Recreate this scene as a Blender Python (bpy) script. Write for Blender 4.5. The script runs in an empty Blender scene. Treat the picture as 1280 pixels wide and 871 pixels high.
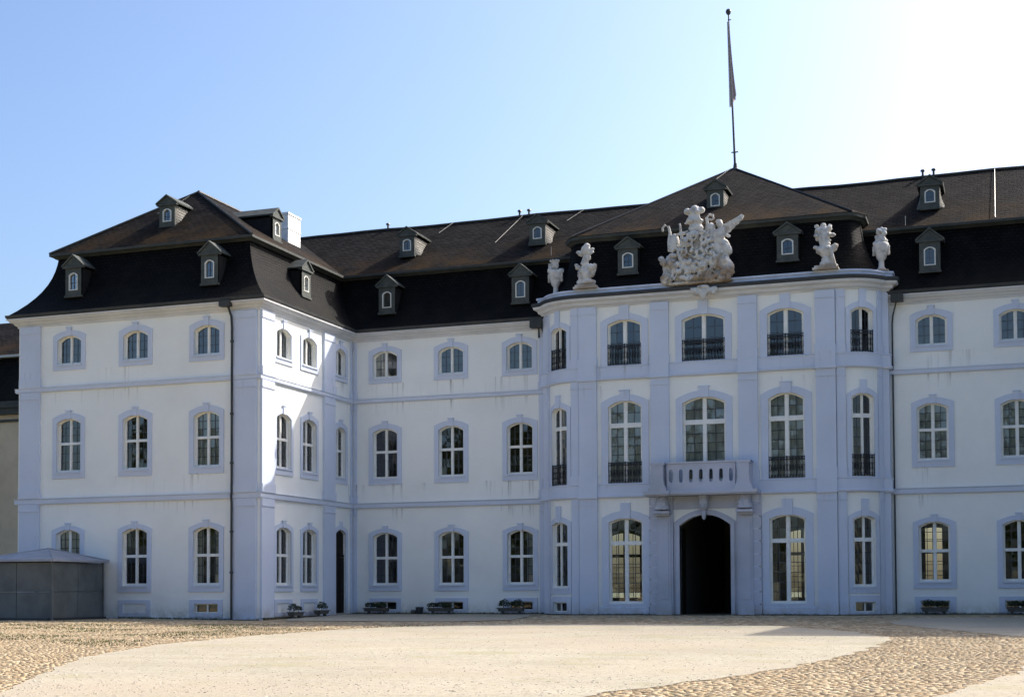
import bpy, bmesh, math, random
import numpy as np
from mathutils import Vector, Matrix, noise
random.seed(7)
S = bpy.context.scene
col = S.collection

# ------------------------------------------------------------------ camera, sky, sun, exposure
def cam_axes(yaw, pit, rol):
    F = Vector((-math.sin(yaw)*math.cos(pit), math.cos(yaw)*math.cos(pit), math.sin(pit)))
    R = Vector((math.cos(yaw), math.sin(yaw), 0)); U = R.cross(F)
    return F, R*math.cos(rol)+U*math.sin(rol), U*math.cos(rol)-R*math.sin(rol)
cd = bpy.data.cameras.new('camera'); cam = bpy.data.objects.new('camera', cd); col.objects.link(cam)
F_, R_, U_ = cam_axes(0.3432, 0.0375, -0.0047)
M_ = Matrix((R_, U_, -F_)).transposed().to_4x4(); M_.translation = (33.12, -57.94, 1.243)
cam.matrix_world = M_
cd.sensor_width = 36; cd.lens = 1773.67/1280*36; cd.shift_y = 0.1842; cd.clip_end = 3000
S.camera = cam

SUN = Vector((0.78, 0.83, 1.0)).normalized()
w = bpy.data.worlds.new('World'); S.world = w; w.use_nodes = True
wn = w.node_tree; bg = wn.nodes['Background']
sky = wn.nodes.new('ShaderNodeTexSky'); sky.sky_type = 'NISHITA'; sky.sun_disc = False
sky.sun_elevation = math.asin(SUN.z); sky.sun_rotation = math.atan2(SUN.x, SUN.y)
sky.air_density = 1.0; sky.dust_density = 3.8; sky.ozone_density = 2.6
gm = wn.nodes.new('ShaderNodeGamma'); gm.inputs[1].default_value = 1.28      # the contrast of the photograph's sky
wn.links.new(sky.outputs[0], gm.inputs[0]); wn.links.new(gm.outputs[0], bg.inputs[0]); bg.inputs[1].default_value = 0.102
sl = bpy.data.lights.new('sun', 'SUN'); sl.energy = 3.5; sl.angle = math.radians(0.53); sl.color = (1, 0.95, 0.87)
so = bpy.data.objects.new('sun', sl); col.objects.link(so)
so.rotation_euler = SUN.to_track_quat('Z', 'Y').to_euler(); so.location = (60, 40, 60)
S.view_settings.view_transform = 'Standard'; S.view_settings.look = 'None'
S.view_settings.exposure = 0.78; S.view_settings.gamma = 1.0; S.view_settings.use_curve_mapping = False
S.cycles.max_bounces = 8; S.cycles.transparent_max_bounces = 12; S.cycles.caustics_reflective = False; S.cycles.caustics_refractive = False

# ------------------------------------------------------------------ materials
class NT:
    def __init__(s, name):
        m = bpy.data.materials.new(name); m.use_nodes = True; s.m = m; s.n = m.node_tree.nodes; s.l = m.node_tree.links
        s.p = s.n['Principled BSDF']
    def add(s, t, **k):
        x = s.n.new(t)
        for a, b in k.items(): setattr(x, a, b)
        return x
    def link(s, a, b): s.l.new(a, b)
    def coord(s, out='Object', scale=(1, 1, 1)):
        c = s.add('ShaderNodeTexCoord'); mp = s.add('ShaderNodeMapping'); mp.inputs['Scale'].default_value = scale
        s.link(c.outputs[out], mp.inputs[0]); return mp.outputs[0]
    def noise(s, co, scale, detail=4, rough=.55, dist=0):
        x = s.add('ShaderNodeTexNoise'); x.inputs['Scale'].default_value = scale; x.inputs['Detail'].default_value = detail
        x.inputs['Roughness'].default_value = rough; x.inputs['Distortion'].default_value = dist; s.link(co, x.inputs['Vector']); return x.outputs['Fac']
    def ramp(s, f, stops):
        r = s.add('ShaderNodeValToRGB'); e = r.color_ramp.elements
        while len(e) < len(stops): e.new(.5)
        for i, (p, c) in enumerate(stops): e[i].position = p; e[i].color = (*c, 1) if len(c) == 3 else c
        s.link(f, r.inputs[0]); return r.outputs[0]
    def mix(s, a, b, fac, mode='MIX'):
        x = s.add('ShaderNodeMix', data_type='RGBA', blend_type=mode)
        for v, i in ((fac, 0), (a, 6), (b, 7)):
            if hasattr(v, 'is_linked') or hasattr(v, 'links'): s.link(v, x.inputs[i])
            else: x.inputs[i].default_value = v if i == 0 else (*v, 1)
        return x.outputs[2]
    def math(s, op, a, b=0.0, clamp=False):
        x = s.add('ShaderNodeMath', operation=op, use_clamp=clamp)
        for i, v in enumerate((a, b)):
            if hasattr(v, 'links'): s.link(v, x.inputs[i])
            else: x.inputs[i].default_value = v
        return x.outputs[0]
    def bump(s, h, strength=.3, dist=.02):
        b = s.add('ShaderNodeBump'); b.inputs['Strength'].default_value = strength; b.inputs['Distance'].default_value = dist
        s.link(h, b.inputs['Height']); s.link(b.outputs[0], s.p.inputs['Normal'])
    def done(s, color=None, rough=.8, metal=0, spec=None):
        if color is not None:
            if hasattr(color, 'links'): s.link(color, s.p.inputs['Base Color'])
            else: s.p.inputs['Base Color'].default_value = (*color, 1)
        if hasattr(rough, 'links'): s.link(rough, s.p.inputs['Roughness'])
        else: s.p.inputs['Roughness'].default_value = rough
        s.p.inputs['Metallic'].default_value = metal
        if spec is not None: s.p.inputs['Specular IOR Level'].default_value = spec
        return s.m

def plaster(name, base, dirt, amount):
    t = NT(name); co = t.coord()
    big = t.noise(co, .35, 5, .6)
    c = t.mix(base, dirt, t.ramp(big, [(.42, (0, 0, 0)), (.75, (amount, amount, amount))]))
    # rain streaks that start under sills and bands (below z 12.1, 11.1, 6.8 and 5.5 m) and fade downwards
    st = t.coord('Object', (3.2, 3.2, .12)); sn = t.noise(st, 1.6, 3, .7)
    streak = t.ramp(sn, [(.56, (0, 0, 0)), (.72, (1, 1, 1))])
    patch = t.ramp(t.noise(co, .23, 2, .5), [(.48, (0, 0, 0)), (.6, (1, 1, 1))])
    sep = t.add('ShaderNodeSeparateXYZ'); t.link(co, sep.inputs[0]); z = sep.outputs[2]
    mask = None
    for top, ln in ((12.15, 1.0), (11.12, .8), (6.85, 1.0), (5.55, .7)):
        d = t.math('SUBTRACT', top, z); a = t.math('GREATER_THAN', d, 0)
        f = t.math('SUBTRACT', 1.0, t.math('DIVIDE', d, ln), True); k = t.math('MULTIPLY', a, f)
        mask = k if mask is None else t.math('MAXIMUM', mask, k)
    m2 = t.math('MULTIPLY', t.math('MULTIPLY', mask, streak), t.math('MULTIPLY', patch, .8))
    c = t.mix(c, (.16, .15, .13), m2)
    # splash dirt close to the ground
    g = t.math('SUBTRACT', 1.0, t.math('DIVIDE', z, .75), True)
    gn = t.ramp(t.noise(co, 2.2, 5, .7), [(.35, (0, 0, 0)), (.7, (1, 1, 1))])
    c = t.mix(c, (.30, .25, .17), t.math('MULTIPLY', t.math('MULTIPLY', g, gn), .75))
    fine = t.noise(co, 26, 4, .65)
    c = t.mix(c, (.5, .5, .5), t.math('MULTIPLY', t.math('SUBTRACT', fine, .42, True), .45), 'MULTIPLY')
    t.bump(t.noise(co, 9, 6, .7), .35, .012)
    return t.done(c, .9, spec=.25)
M = {}
M['white'] = plaster('white_plaster', (.88, .88, .83), (.69, .69, .64), .4)
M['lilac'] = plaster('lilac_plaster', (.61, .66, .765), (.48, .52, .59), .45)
M['stone_grey'] = plaster('portal_stone', (.52, .54, .62), (.36, .38, .41), .9)
M['cornice'] = plaster('cornice_stone', (.66, .66, .66), (.45, .46, .46), .8)
def simple(name, c, rough=.6, metal=0, c2=None, sc=3, spec=None, bump=0):
    t = NT(name); co = t.coord()
    if c2: c = t.mix(c, c2, t.ramp(t.noise(co, sc, 5, .6), [(.38, (0, 0, 0)), (.68, (1, 1, 1))]))
    if bump: t.bump(t.noise(co, sc*6, 4, .6), bump, .01)
    return t.done(c, rough, metal, spec)
M['frame'] = simple('window_paint', (.84, .83, .78), .45, 0, (.74, .73, .67), 4)
M['frame_dim'] = simple('dormer_window_paint', (.62, .62, .56), .5)
M['lead'] = simple('lead_bar', (.05, .055, .06), .5)
M['iron'] = simple('wrought_iron', (.012, .013, .016), .5)
M['gutter'] = simple('oxidised_gutter', (.022, .027, .027), .6, .1, (.05, .046, .04), 1.2)
M['fascia'] = simple('weathered_fascia', (.026, .032, .029), .75, 0, (.048, .05, .042), 1.5)
M['dormer'] = simple('dormer_slate_front', (.042, .051, .046), .8, 0, (.078, .083, .072), 3, bump=.3)
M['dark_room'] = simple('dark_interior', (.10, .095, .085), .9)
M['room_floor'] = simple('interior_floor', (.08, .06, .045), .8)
M['curtain'] = simple('net_curtain', (.55, .58, .58), .9, 0, (.42, .45, .46), 1.2)
M['curtain_dark'] = simple('grey_blind', (.17, .19, .20), .9, 0, (.10, .115, .125), 1.0)
M['curtain_warm'] = simple('cream_curtain', (.90, .86, .74), .9, 0, (.62, .56, .45), 2.2)
M['chimney'] = simple('white_chimney', (.85, .85, .83), .7, 0, (.7, .69, .66), 2)
M['wood'] = simple('oak_door', (.009, .007, .006), .75, 0, (.02, .014, .009), 2, spec=.15)
M['zinc'] = simple('zinc_sheet', (.135, .145, .14), .6, .1, (.075, .085, .083), .9, bump=.1)
M['zinc_roof'] = simple('zinc_roof_sheet', (.34, .35, .38), .6, .1, (.26, .27, .30), 1.1)
M['cable'] = simple('lightning_cable', (.36, .35, .31), .4, .3)
M['neigh_wall'] = simple('taupe_plaster', (.58, .47, .33), .9, 0, (.46, .37, .26), .7, bump=.2)
M['coping'] = simple('parapet_coping', (.60, .66, .80), .5, 0, (.42, .48, .60), 1.2)
M['pole'] = simple('pole_paint', (.03, .035, .04), .5)
M['soil_trough'] = simple('stone_trough', (.12, .115, .10), .9, 0, (.07, .065, .055), 5, bump=.5)

def slate(name, c1, c2, moss, moss_amt, rough=.55, spec=.5, row=.24):
    t = NT(name); uv = t.add('ShaderNodeTexCoord').outputs['UV']
    mp = t.add('ShaderNodeMapping'); t.link(uv, mp.inputs[0]); uvv = mp.outputs[0]
    wob = t.noise(uvv, .8, 3, .5); wv = t.add('ShaderNodeVectorMath', operation='ADD')
    cb = t.add('ShaderNodeCombineXYZ'); t.link(t.math('MULTIPLY', wob, .12), cb.inputs[1]); t.link(uvv, wv.inputs[0]); t.link(cb.outputs[0], wv.inputs[1])
    b = t.add('ShaderNodeTexBrick'); b.offset = .5; b.squash = 1
    b.inputs['Scale'].default_value = 1; b.inputs['Brick Width'].default_value = row*1.5; b.inputs['Row Height'].default_value = row
    b.inputs['Mortar Size'].default_value = .03; b.inputs['Mortar Smooth'].default_value = .2; b.inputs['Bias'].default_value = 0
    b.inputs['Color1'].default_value = (*c1, 1); b.inputs['Color2'].default_value = (*c2, 1)
    b.inputs['Mortar'].default_value = (c1[0]*.3, c1[1]*.3, c1[2]*.3, 1)
    t.link(wv.outputs[0], b.inputs['Vector'])
    c = b.outputs['Color']
    co = t.coord()
    c = t.mix(c, (c2[0]*1.5, c2[1]*1.45, c2[2]*1.35), t.ramp(t.noise(co, .9, 6, .7), [(.5, (0, 0, 0)), (.78, (.7, .7, .7))]))
    sep = t.add('ShaderNodeSeparateXYZ'); t.link(uvv, sep.inputs[0])
    low = t.math('SUBTRACT', 1.0, t.math('DIVIDE', sep.outputs[1], 3.2), True)
    mm = t.math('MULTIPLY', t.ramp(t.noise(co, .55, 5, .65), [(.40, (0, 0, 0)), (.62, (1, 1, 1))]), t.math('MULTIPLY', low, moss_amt))
    c = t.mix(c, moss, mm)
    # saw-tooth courses: each course stands proud at its lower edge
    sp = t.add('ShaderNodeSeparateXYZ'); t.link(wv.outputs[0], sp.inputs[0])
    saw = t.math('SUBTRACT', 1.0, t.math('FRACT', t.math('DIVIDE', sp.outputs[1], row)))
    h = t.math('ADD', t.math('MULTIPLY', saw, .8), t.math('MULTIPLY', t.math('SUBTRACT', 1.0, b.outputs['Fac']), .5))
    t.bump(t.math('ADD', h, t.math('MULTIPLY', t.noise(co, 5, 4, .7), .8)), .75, .035)
    return t.done(c, rough, 0, spec)
M['slate'] = slate('dark_slate', (.004, .004, .0045), (.009, .0087, .0092), (.022, .019, .010), .4, .75, .09, .16)
M['slate_up'] = slate('weathered_slate', (.006, .0057, .0055), (.020, .0178, .0165), (.045, .026, .010), .9, .85, .05)

def glass_mat():
    t = NT('window_glass'); out = t.n['Material Output']
    t.n.remove(t.p)
    fr = t.add('ShaderNodeFresnel'); fr.inputs[0].default_value = 1.5
    co = t.coord(); bn = t.add('ShaderNodeBump'); bn.inputs['Strength'].default_value = .25; bn.inputs['Distance'].default_value = .004
    t.link(t.noise(co, 2.2, 2, .5), bn.inputs['Height'])
    gl = t.add('ShaderNodeBsdfGlossy'); gl.inputs['Roughness'].default_value = .008; gl.inputs['Color'].default_value = (.92, .96, 1, 1)
    t.link(bn.outputs[0], gl.inputs['Normal'])
    tr = t.add('ShaderNodeBsdfTransparent'); tr.inputs[0].default_value = (.72, .76, .74, 1)
    mx = t.add('ShaderNodeMixShader')
    t.link(t.math('ADD', t.math('MULTIPLY', fr.outputs[0], 1.0), .045, True), mx.inputs[0]); t.link(tr.outputs[0], mx.inputs[1]); t.link(gl.outputs[0], mx.inputs[2])
    t.link(mx.outputs[0], out.inputs[0]); return t.m
M['glass'] = glass_mat()
M['slate_plain'] = simple('slate_cheek', (.010, .010, .011), .75, 0, (.018, .017, .017), 4, spec=.2)
M['cheek'] = simple('sunlit_cheek', (.16, .15, .13), .7, 0, (.09, .085, .07), 5, spec=.3)  # flared slate cheeks: the sunlight they catch is put into this paler colour

def sculpt_mat():
    t = NT('weathered_sandstone'); co = t.coord()
    sp = t.add('ShaderNodeSeparateXYZ'); t.link(co, sp.inputs[0])
    nz = t.math('ADD', t.noise(co, 1.1, 3, .5), t.math('MULTIPLY', t.math('SUBTRACT', 1.0, sp.outputs[2]), .07))
    c = t.mix((.60, .58, .54), (.27, .17, .09), t.ramp(nz, [(.50, (0, 0, 0)), (.66, (.8, .8, .8))]))
    c = t.mix(c, (.30, .28, .25), t.ramp(t.noise(co, 3.5, 3, .5), [(.48, (0, 0, 0)), (.68, (.75, .75, .75))]))
    t.bump(t.noise(co, 16, 5, .7), .6, .02)
    return t.done(c, .85, spec=.2)
M['sculpt'] = sculpt_mat()

def ground_mat(name, cols, sc, bump, green=None, rosy=None):
    t = NT(name); co = t.coord()
    n1 = t.noise(co, .25, 6, .6); n2 = t.noise(co, sc, 6, .75)
    c = t.mix(cols[0], cols[1], t.ramp(n1, [(.35, (0, 0, 0)), (.68, (1, 1, 1))]))
    c = t.mix(c, cols[2], t.ramp(n2, [(.48, (0, 0, 0)), (.66, (.9, .9, .9))]))
    n3 = t.noise(co, sc*3.3, 3, .8)
    c = t.mix(c, (.12, .10, .08), t.ramp(n3, [(.60, (0, 0, 0)), (.68, (.6, .6, .6))]))
    c = t.mix(c, (.56, .51, .42), t.ramp(t.noise(co, sc*1.7, 4, .8), [(.56, (0, 0, 0)), (.66, (.6, .6, .6))]))
    if green: c = t.mix(c, green, t.ramp(t.noise(co, .5, 5, .7), [(.54, (0, 0, 0)), (.7, (.75, .75, .75))]))
    if rosy:
        stv = t.coord('Object', (.12, .9, 1)); c = t.mix(c, cols[2], t.ramp(t.noise(stv, 1.1, 5, .6, .6), [(.5, (0, 0, 0)), (.7, (.28, .28, .28))]))
    if rosy: c = t.mix(c, rosy, t.ramp(t.noise(co, .16, 3, .5), [(.45, (0, 0, 0)), (.7, (.8, .8, .8))]))
    t.bump(n2, bump, .03)
    return t.done(c, .95, spec=.15)
M['gravel'] = ground_mat('pale_gravel', ((.44, .395, .30), (.36, .325, .245), (.25, .22, .16)), 9, .9, (.33, .31, .16), (.40, .335, .25))
M['earth'] = ground_mat('stony_earth', ((.34, .26, .15), (.26, .20, .12), (.42, .33, .20)), 6, .6, (.25, .25, .10))
M['field'] = ground_mat('far_ground', ((.20, .19, .12), (.14, .15, .08), (.26, .23, .16)), 2, .5)
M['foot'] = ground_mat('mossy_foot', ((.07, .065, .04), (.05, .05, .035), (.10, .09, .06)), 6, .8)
def leaf_mat_(name, c1, c2):
    t = NT(name); at = t.add('ShaderNodeAttribute', attribute_name='tone', attribute_type='GEOMETRY')
    return t.done(t.ramp(at.outputs['Fac'], [(0, c1), (1, c2)]), .85, spec=.2)
def stone_mat():
    t = NT('cobble_stone')
    at = t.add('ShaderNodeAttribute', attribute_name='tone', attribute_type='GEOMETRY'); oi = t.add('ShaderNodeObjectInfo')
    r = t.math('FRACT', t.math('ADD', at.outputs['Fac'], oi.outputs['Random']))
    c = t.ramp(r, [(0, (.17, .11, .06)), (.2, (.50, .38, .22)), (.42, (.33, .24, .14)), (.6, (.62, .51, .34)), (.8, (.42, .28, .14)), (1, (.29, .25, .18))])
    co = t.coord(); t.bump(t.noise(co, 30, 3, .6), .3, .01)
    return t.done(c, .8, spec=.3)
M['cobble'] = stone_mat()
M['gravel_stone'] = leaf_mat_('gravel_stone', (.34, .295, .22), (.56, .50, .40))
def leaf_mat(name, c1, c2):
    t = NT(name); at = t.add('ShaderNodeAttribute', attribute_name='tone', attribute_type='GEOMETRY')
    c = t.ramp(at.outputs['Fac'], [(0, c1), (1, c2)]); m = t.done(c, .6, spec=.3)
    return m
M['leaf_dark'] = leaf_mat('bush_leaf', (.018, .03, .014), (.05, .065, .028))
M['leaf_tree'] = leaf_mat('tree_leaf', (.035, .06, .012), (.11, .13, .035))
M['bark'] = simple('bark', (.10, .08, .06), .9, 0, (.06, .05, .04), 3)
def flag_mat():
    t = NT('flag_cloth'); co = t.coord('UV'); s = t.add('ShaderNodeSeparateXYZ'); t.link(co, s.inputs[0])
    c = t.ramp(s.outputs[0], [(0, (.62, .62, .62)), (.5, (.50, .47, .47)), (1, (.66, .56, .54))])
    return t.done(c, .8)
M['flag'] = flag_mat()

# ------------------------------------------------------------------ object helpers
def obj(name, verts, faces, mat, parent=None, smooth=False, uv=None, tone=None):
    me = bpy.data.meshes.new(name); me.from_pydata(verts, [], faces)
    if mat is not None: me.materials.append(mat)
    if uv is not None:
        l = me.uv_layers.new(name='UVMap')
        for p in me.polygons:
            for li, vi in zip(p.loop_indices, p.vertices): l.data[li].uv = uv[vi]
    if tone is not None:
        a = me.attributes.new('tone', 'FLOAT', 'POINT'); a.data.foreach_set('value', tone)
    me.update()
    if smooth: me.polygons.foreach_set('use_smooth', [True]*len(me.polygons))
    o = bpy.data.objects.new(name, me); col.objects.link(o)
    if parent is not None: o.parent = parent
    return o
def empty(name, loc=(0, 0, 0), label=None, cat=None, group=None):
    o = bpy.data.objects.new(name, None); o.location = loc; o.empty_display_size = .5; col.objects.link(o); return tag(o, label, cat, group)
def tag(o, label=None, cat=None, group=None, kind=None):
    if label: o['label'] = label
    if cat: o['category'] = cat
    if group: o['group'] = group
    if kind: o['kind'] = kind
    return o

class MB:
    def __init__(s): s.v = []; s.f = []
    def add(s, vs, fs):
        n = len(s.v); s.v += [tuple(v) for v in vs]; s.f += [tuple(i+n for i in f) for f in fs]
    def box(s, F, s0, s1, z0, z1, d0, d1, ns=1):
        vs = []; 
        for i in range(ns+1):
            t = s0+(s1-s0)*i/ns
            vs += [F(t, z0, d0), F(t, z0, d1), F(t, z1, d1), F(t, z1, d0)]
        fs = [(0, 1, 2, 3), (4*ns, 4*ns+3, 4*ns+2, 4*ns+1)]
        for i in range(ns):
            a = 4*i; b = a+4
            for k in range(4):
                k2 = (k+1) % 4; fs.append((a+k, b+k, b+k2, a+k2))
        s.add(vs, fs)
    def tube(s, pts, r, n=6, r2=None, close=True):
        pts = [Vector(p) for p in pts]; r2 = r if r2 is None else r2; vs = []
        for i, p in enumerate(pts):
            d = (pts[min(i+1, len(pts)-1)]-pts[max(i-1, 0)]).normalized()
            a = d.orthogonal() if abs(d.z) < .9 else Vector((1, 0, 0)); a = (a-d*a.dot(d)).normalized(); b = d.cross(a)
            rr = r+(r2-r)*i/max(1, len(pts)-1)
            vs += [p+a*rr*math.cos(2*math.pi*k/n)+b*rr*math.sin(2*math.pi*k/n) for k in range(n)]
        fs = [(i*n+k, i*n+(k+1) % n, (i+1)*n+(k+1) % n, (i+1)*n+k) for i in range(len(pts)-1) for k in range(n)]
        fs += [tuple(range(n))[::-1], tuple((len(pts)-1)*n+k for k in range(n))]
        s.add(vs, fs)
    def lathe(s, c, prof, n=14, sq=1.0):
        vs = [(c[0]+r*math.cos(2*math.pi*k/n), c[1]+r*sq*math.sin(2*math.pi*k/n), c[2]+z) for r, z in prof for k in range(n)]
        fs = [(i*n+k, i*n+(k+1) % n, (i+1)*n+(k+1) % n, (i+1)*n+k) for i in range(len(prof)-1) for k in range(n)]
        fs += [tuple(range(n))[::-1], tuple((len(prof)-1)*n+k for k in range(n))]
        s.add(vs, fs)
    def ring(s, F, inner, outer, d0, d1, back=False):
        """closed ring between two outlines [(s,z)...] from depth d0 (back) to d1 (front)"""
        n = len(inner); vs = []
        for (a, b), (c, e) in zip(inner, outer):
            vs += [F(a, b, d1), F(c, e, d1), F(a, b, d0), F(c, e, d0)]
        fs = []
        for i in range(n):
            a = 4*i; b = 4*((i+1) % n)
            fs += [(a, a+1, b+1, b), (a+1, a+3, b+3, b+1), (a+2, a, b, b+2)]
            if back: fs.append((a+3, a+2, b+2, b+3))
        s.add(vs, fs)
    def build(s, name, mat, parent=None, smooth=False):
        return obj(name, s.v, s.f, mat, parent, smooth)

def frame_line(p, q):
    p = Vector(p); q = Vector(q); t = (q-p).normalized(); n = Vector((t.y, -t.x))
    def F(s, z, d): r = p+t*s+n*d; return (r.x, r.y, z)
    return F
def frame_poly(pts):
    P = [Vector(p) for p in pts]; L = [0]
    for a, b in zip(P, P[1:]): L.append(L[-1]+(b-a).length)
    T = [(P[min(i+1, len(P)-1)]-P[max(i-1, 0)]).normalized() for i in range(len(P))]
    def F(s, z, d):
        i = 0
        while i < len(P)-2 and s > L[i+1]: i += 1
        k = (s-L[i])/(L[i+1]-L[i]); kk = min(1, max(0, k))
        t = (T[i]*(1-kk)+T[i+1]*kk).normalized(); n = Vector((t.y, -t.x)); r = P[i]+(P[i+1]-P[i])*k+n*d
        return (r.x, r.y, z)
    F.length = L[-1]; F.L = L
    return F
def offsets(path):
    P = [Vector(p) for p in path]; out = []
    for i, p in enumerate(P):
        ns = []
        if i > 0: t = (p-P[i-1]).normalized(); ns.append(Vector((t.y, -t.x)))
        if i < len(P)-1: t = (P[i+1]-p).normalized(); ns.append(Vector((t.y, -t.x)))
        if len(ns) == 1: out.append(ns[0])
        else:
            b = (ns[0]+ns[1]).normalized(); out.append(b/max(.3, b.dot(ns[0])))
    return P, out
def sweep(name, path, prof, mat, parent, closed=True, smooth=False):
    """profile [(out, z)] swept along a plan path, mitred at its corners"""
    P, O = offsets(path); n = len(prof); vs = []; uv = []
    L = 0; pl = [0]
    for a, b in zip(prof, prof[1:]): pl.append(pl[-1]+math.hypot(b[0]-a[0], b[1]-a[1]))
    fs = []
    segs = len(P)-1
    for i in range(segs):
        t = (P[i+1]-P[i]); ln = t.length; t = t/ln; base = len(vs)
        for j in (i, i+1):
            for k, (o, z) in enumerate(prof):
                r = P[j]+O[j]*o; vs.append((r.x, r.y, z)); uv.append((L+(r-P[i]).dot(t), pl[k]))
        L += ln
        m = n if closed else n-1
        for k in range(m):
            k2 = (k+1) % n; fs.append((base+k, base+n+k, base+n+k2, base+k2))
        if closed and i == 0: fs.append(tuple(range(base, base+n)))
        if closed and i == segs-1: fs.append(tuple(range(base+n, base+2*n))[::-1])
    o = obj(name, vs, fs, mat, parent, smooth, uv=uv)
    return o

# ------------------------------------------------------------------ plan of the palace
D = 9.69; CX = 19.22; RY = 8.0
def bez(a, b, c, n): return [tuple((1-t)**2*Vector(a)+2*t*(1-t)*Vector(b)+t*t*Vector(c)) for t in [i/n for i in range(n+1)]]
curR = bez((25.36, RY), (26.75, RY), (27.28, 9.1), 12)
curL = [(2*CX-x, y) for x, y in curR][::-1]
path_risalit = [(2*CX-27.62, D+.05), (2*CX-27.62, 9.22)]+curL+curR+[(27.62, 9.22), (27.62, D+.05)]
XR = 2*CX                                        # the right wing mirrors the left one
path_left = [(-13.6, 22.3), (-13.6, 0), (0, 0), (0, D), (10.95, D)]
path_right = [(27.5, D), (XR, D), (XR, 0), (XR+13.6, 0), (XR+13.6, 22.3)]
path_all = [(12, 22.3)]+path_left[:-1]+path_right[1:]+[(12, 22.3)]
palace = empty('palace', (19.2, 9.7, 0), 'white baroque palace with lilac window surrounds and black slate mansard roof round the courtyard', 'palace')
palace.location = (0, 0, 0)

def arc_top(o, s):
    c = (o[0]+o[1])/2; h = (o[1]-o[0])/2; return o[3]+o[4]*(1-((s-c)/h)**2)
def wall(name, F, s0, s1, rows, mat, ds=99, parent=None):
    mb = MB()
    for (z0, z1, ops) in rows:
        br = {s0, s1}
        for o in ops:
            br |= {o[0]+(o[1]-o[0])*i/8 for i in range(9)}
        k = s0
        while k < s1: br.add(k); k += ds
        br = sorted(br); bb = [br[0]]
        for b in br[1:]:
            if b-bb[-1] > 1e-4: bb.append(b)
        for a, b in zip(bb, bb[1:]):
            m = (a+b)/2; o = next((o for o in ops if o[0] < m < o[1]), None)
            if o is None: mb.add([F(a, z0, 0), F(b, z0, 0), F(b, z1, 0), F(a, z1, 0)], [(0, 1, 2, 3)])
            else:
                if o[2] > z0+1e-3: mb.add([F(a, z0, 0), F(b, z0, 0), F(b, o[2], 0), F(a, o[2], 0)], [(0, 1, 2, 3)])
                ta, tb = arc_top(o, a), arc_top(o, b)
                mb.add([F(a, ta, 0), F(b, tb, 0), F(b, z1, 0), F(a, z1, 0)], [(0, 1, 2, 3)])
                mb.add([F(a, ta, 0), F(b, tb, 0), F(b, tb, -.32), F(a, ta, -.32)], [(0, 1, 2, 3)])
                mb.add([F(a, o[2], 0), F(b, o[2], 0), F(b, o[2], -.32), F(a, o[2], -.32)], [(0, 1, 2, 3)])
        for o in ops:
            for s in (o[0], o[1]): mb.add([F(s, o[2], 0), F(s, arc_top(o, s), 0), F(s, arc_top(o, s), -.32), F(s, o[2], -.32)], [(0, 1, 2, 3)])
    return mb.build(name, mat, parent or palace)

def outline(c, hw, zb, zs, rise, n=10):
    """closed outline: bottom left, up, over the arch, down"""
    pts = [(c-hw, zb), (c-hw, zs)]
    for i in range(1, n): s = -hw+2*hw*i/n; pts.append((c+s, zs+rise*(1-(s/hw)**2)))
    return pts+[(c+hw, zs), (c+hw, zb)]+[(c+hw-2*hw*i/6, zb) for i in range(1, 6)]

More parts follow.
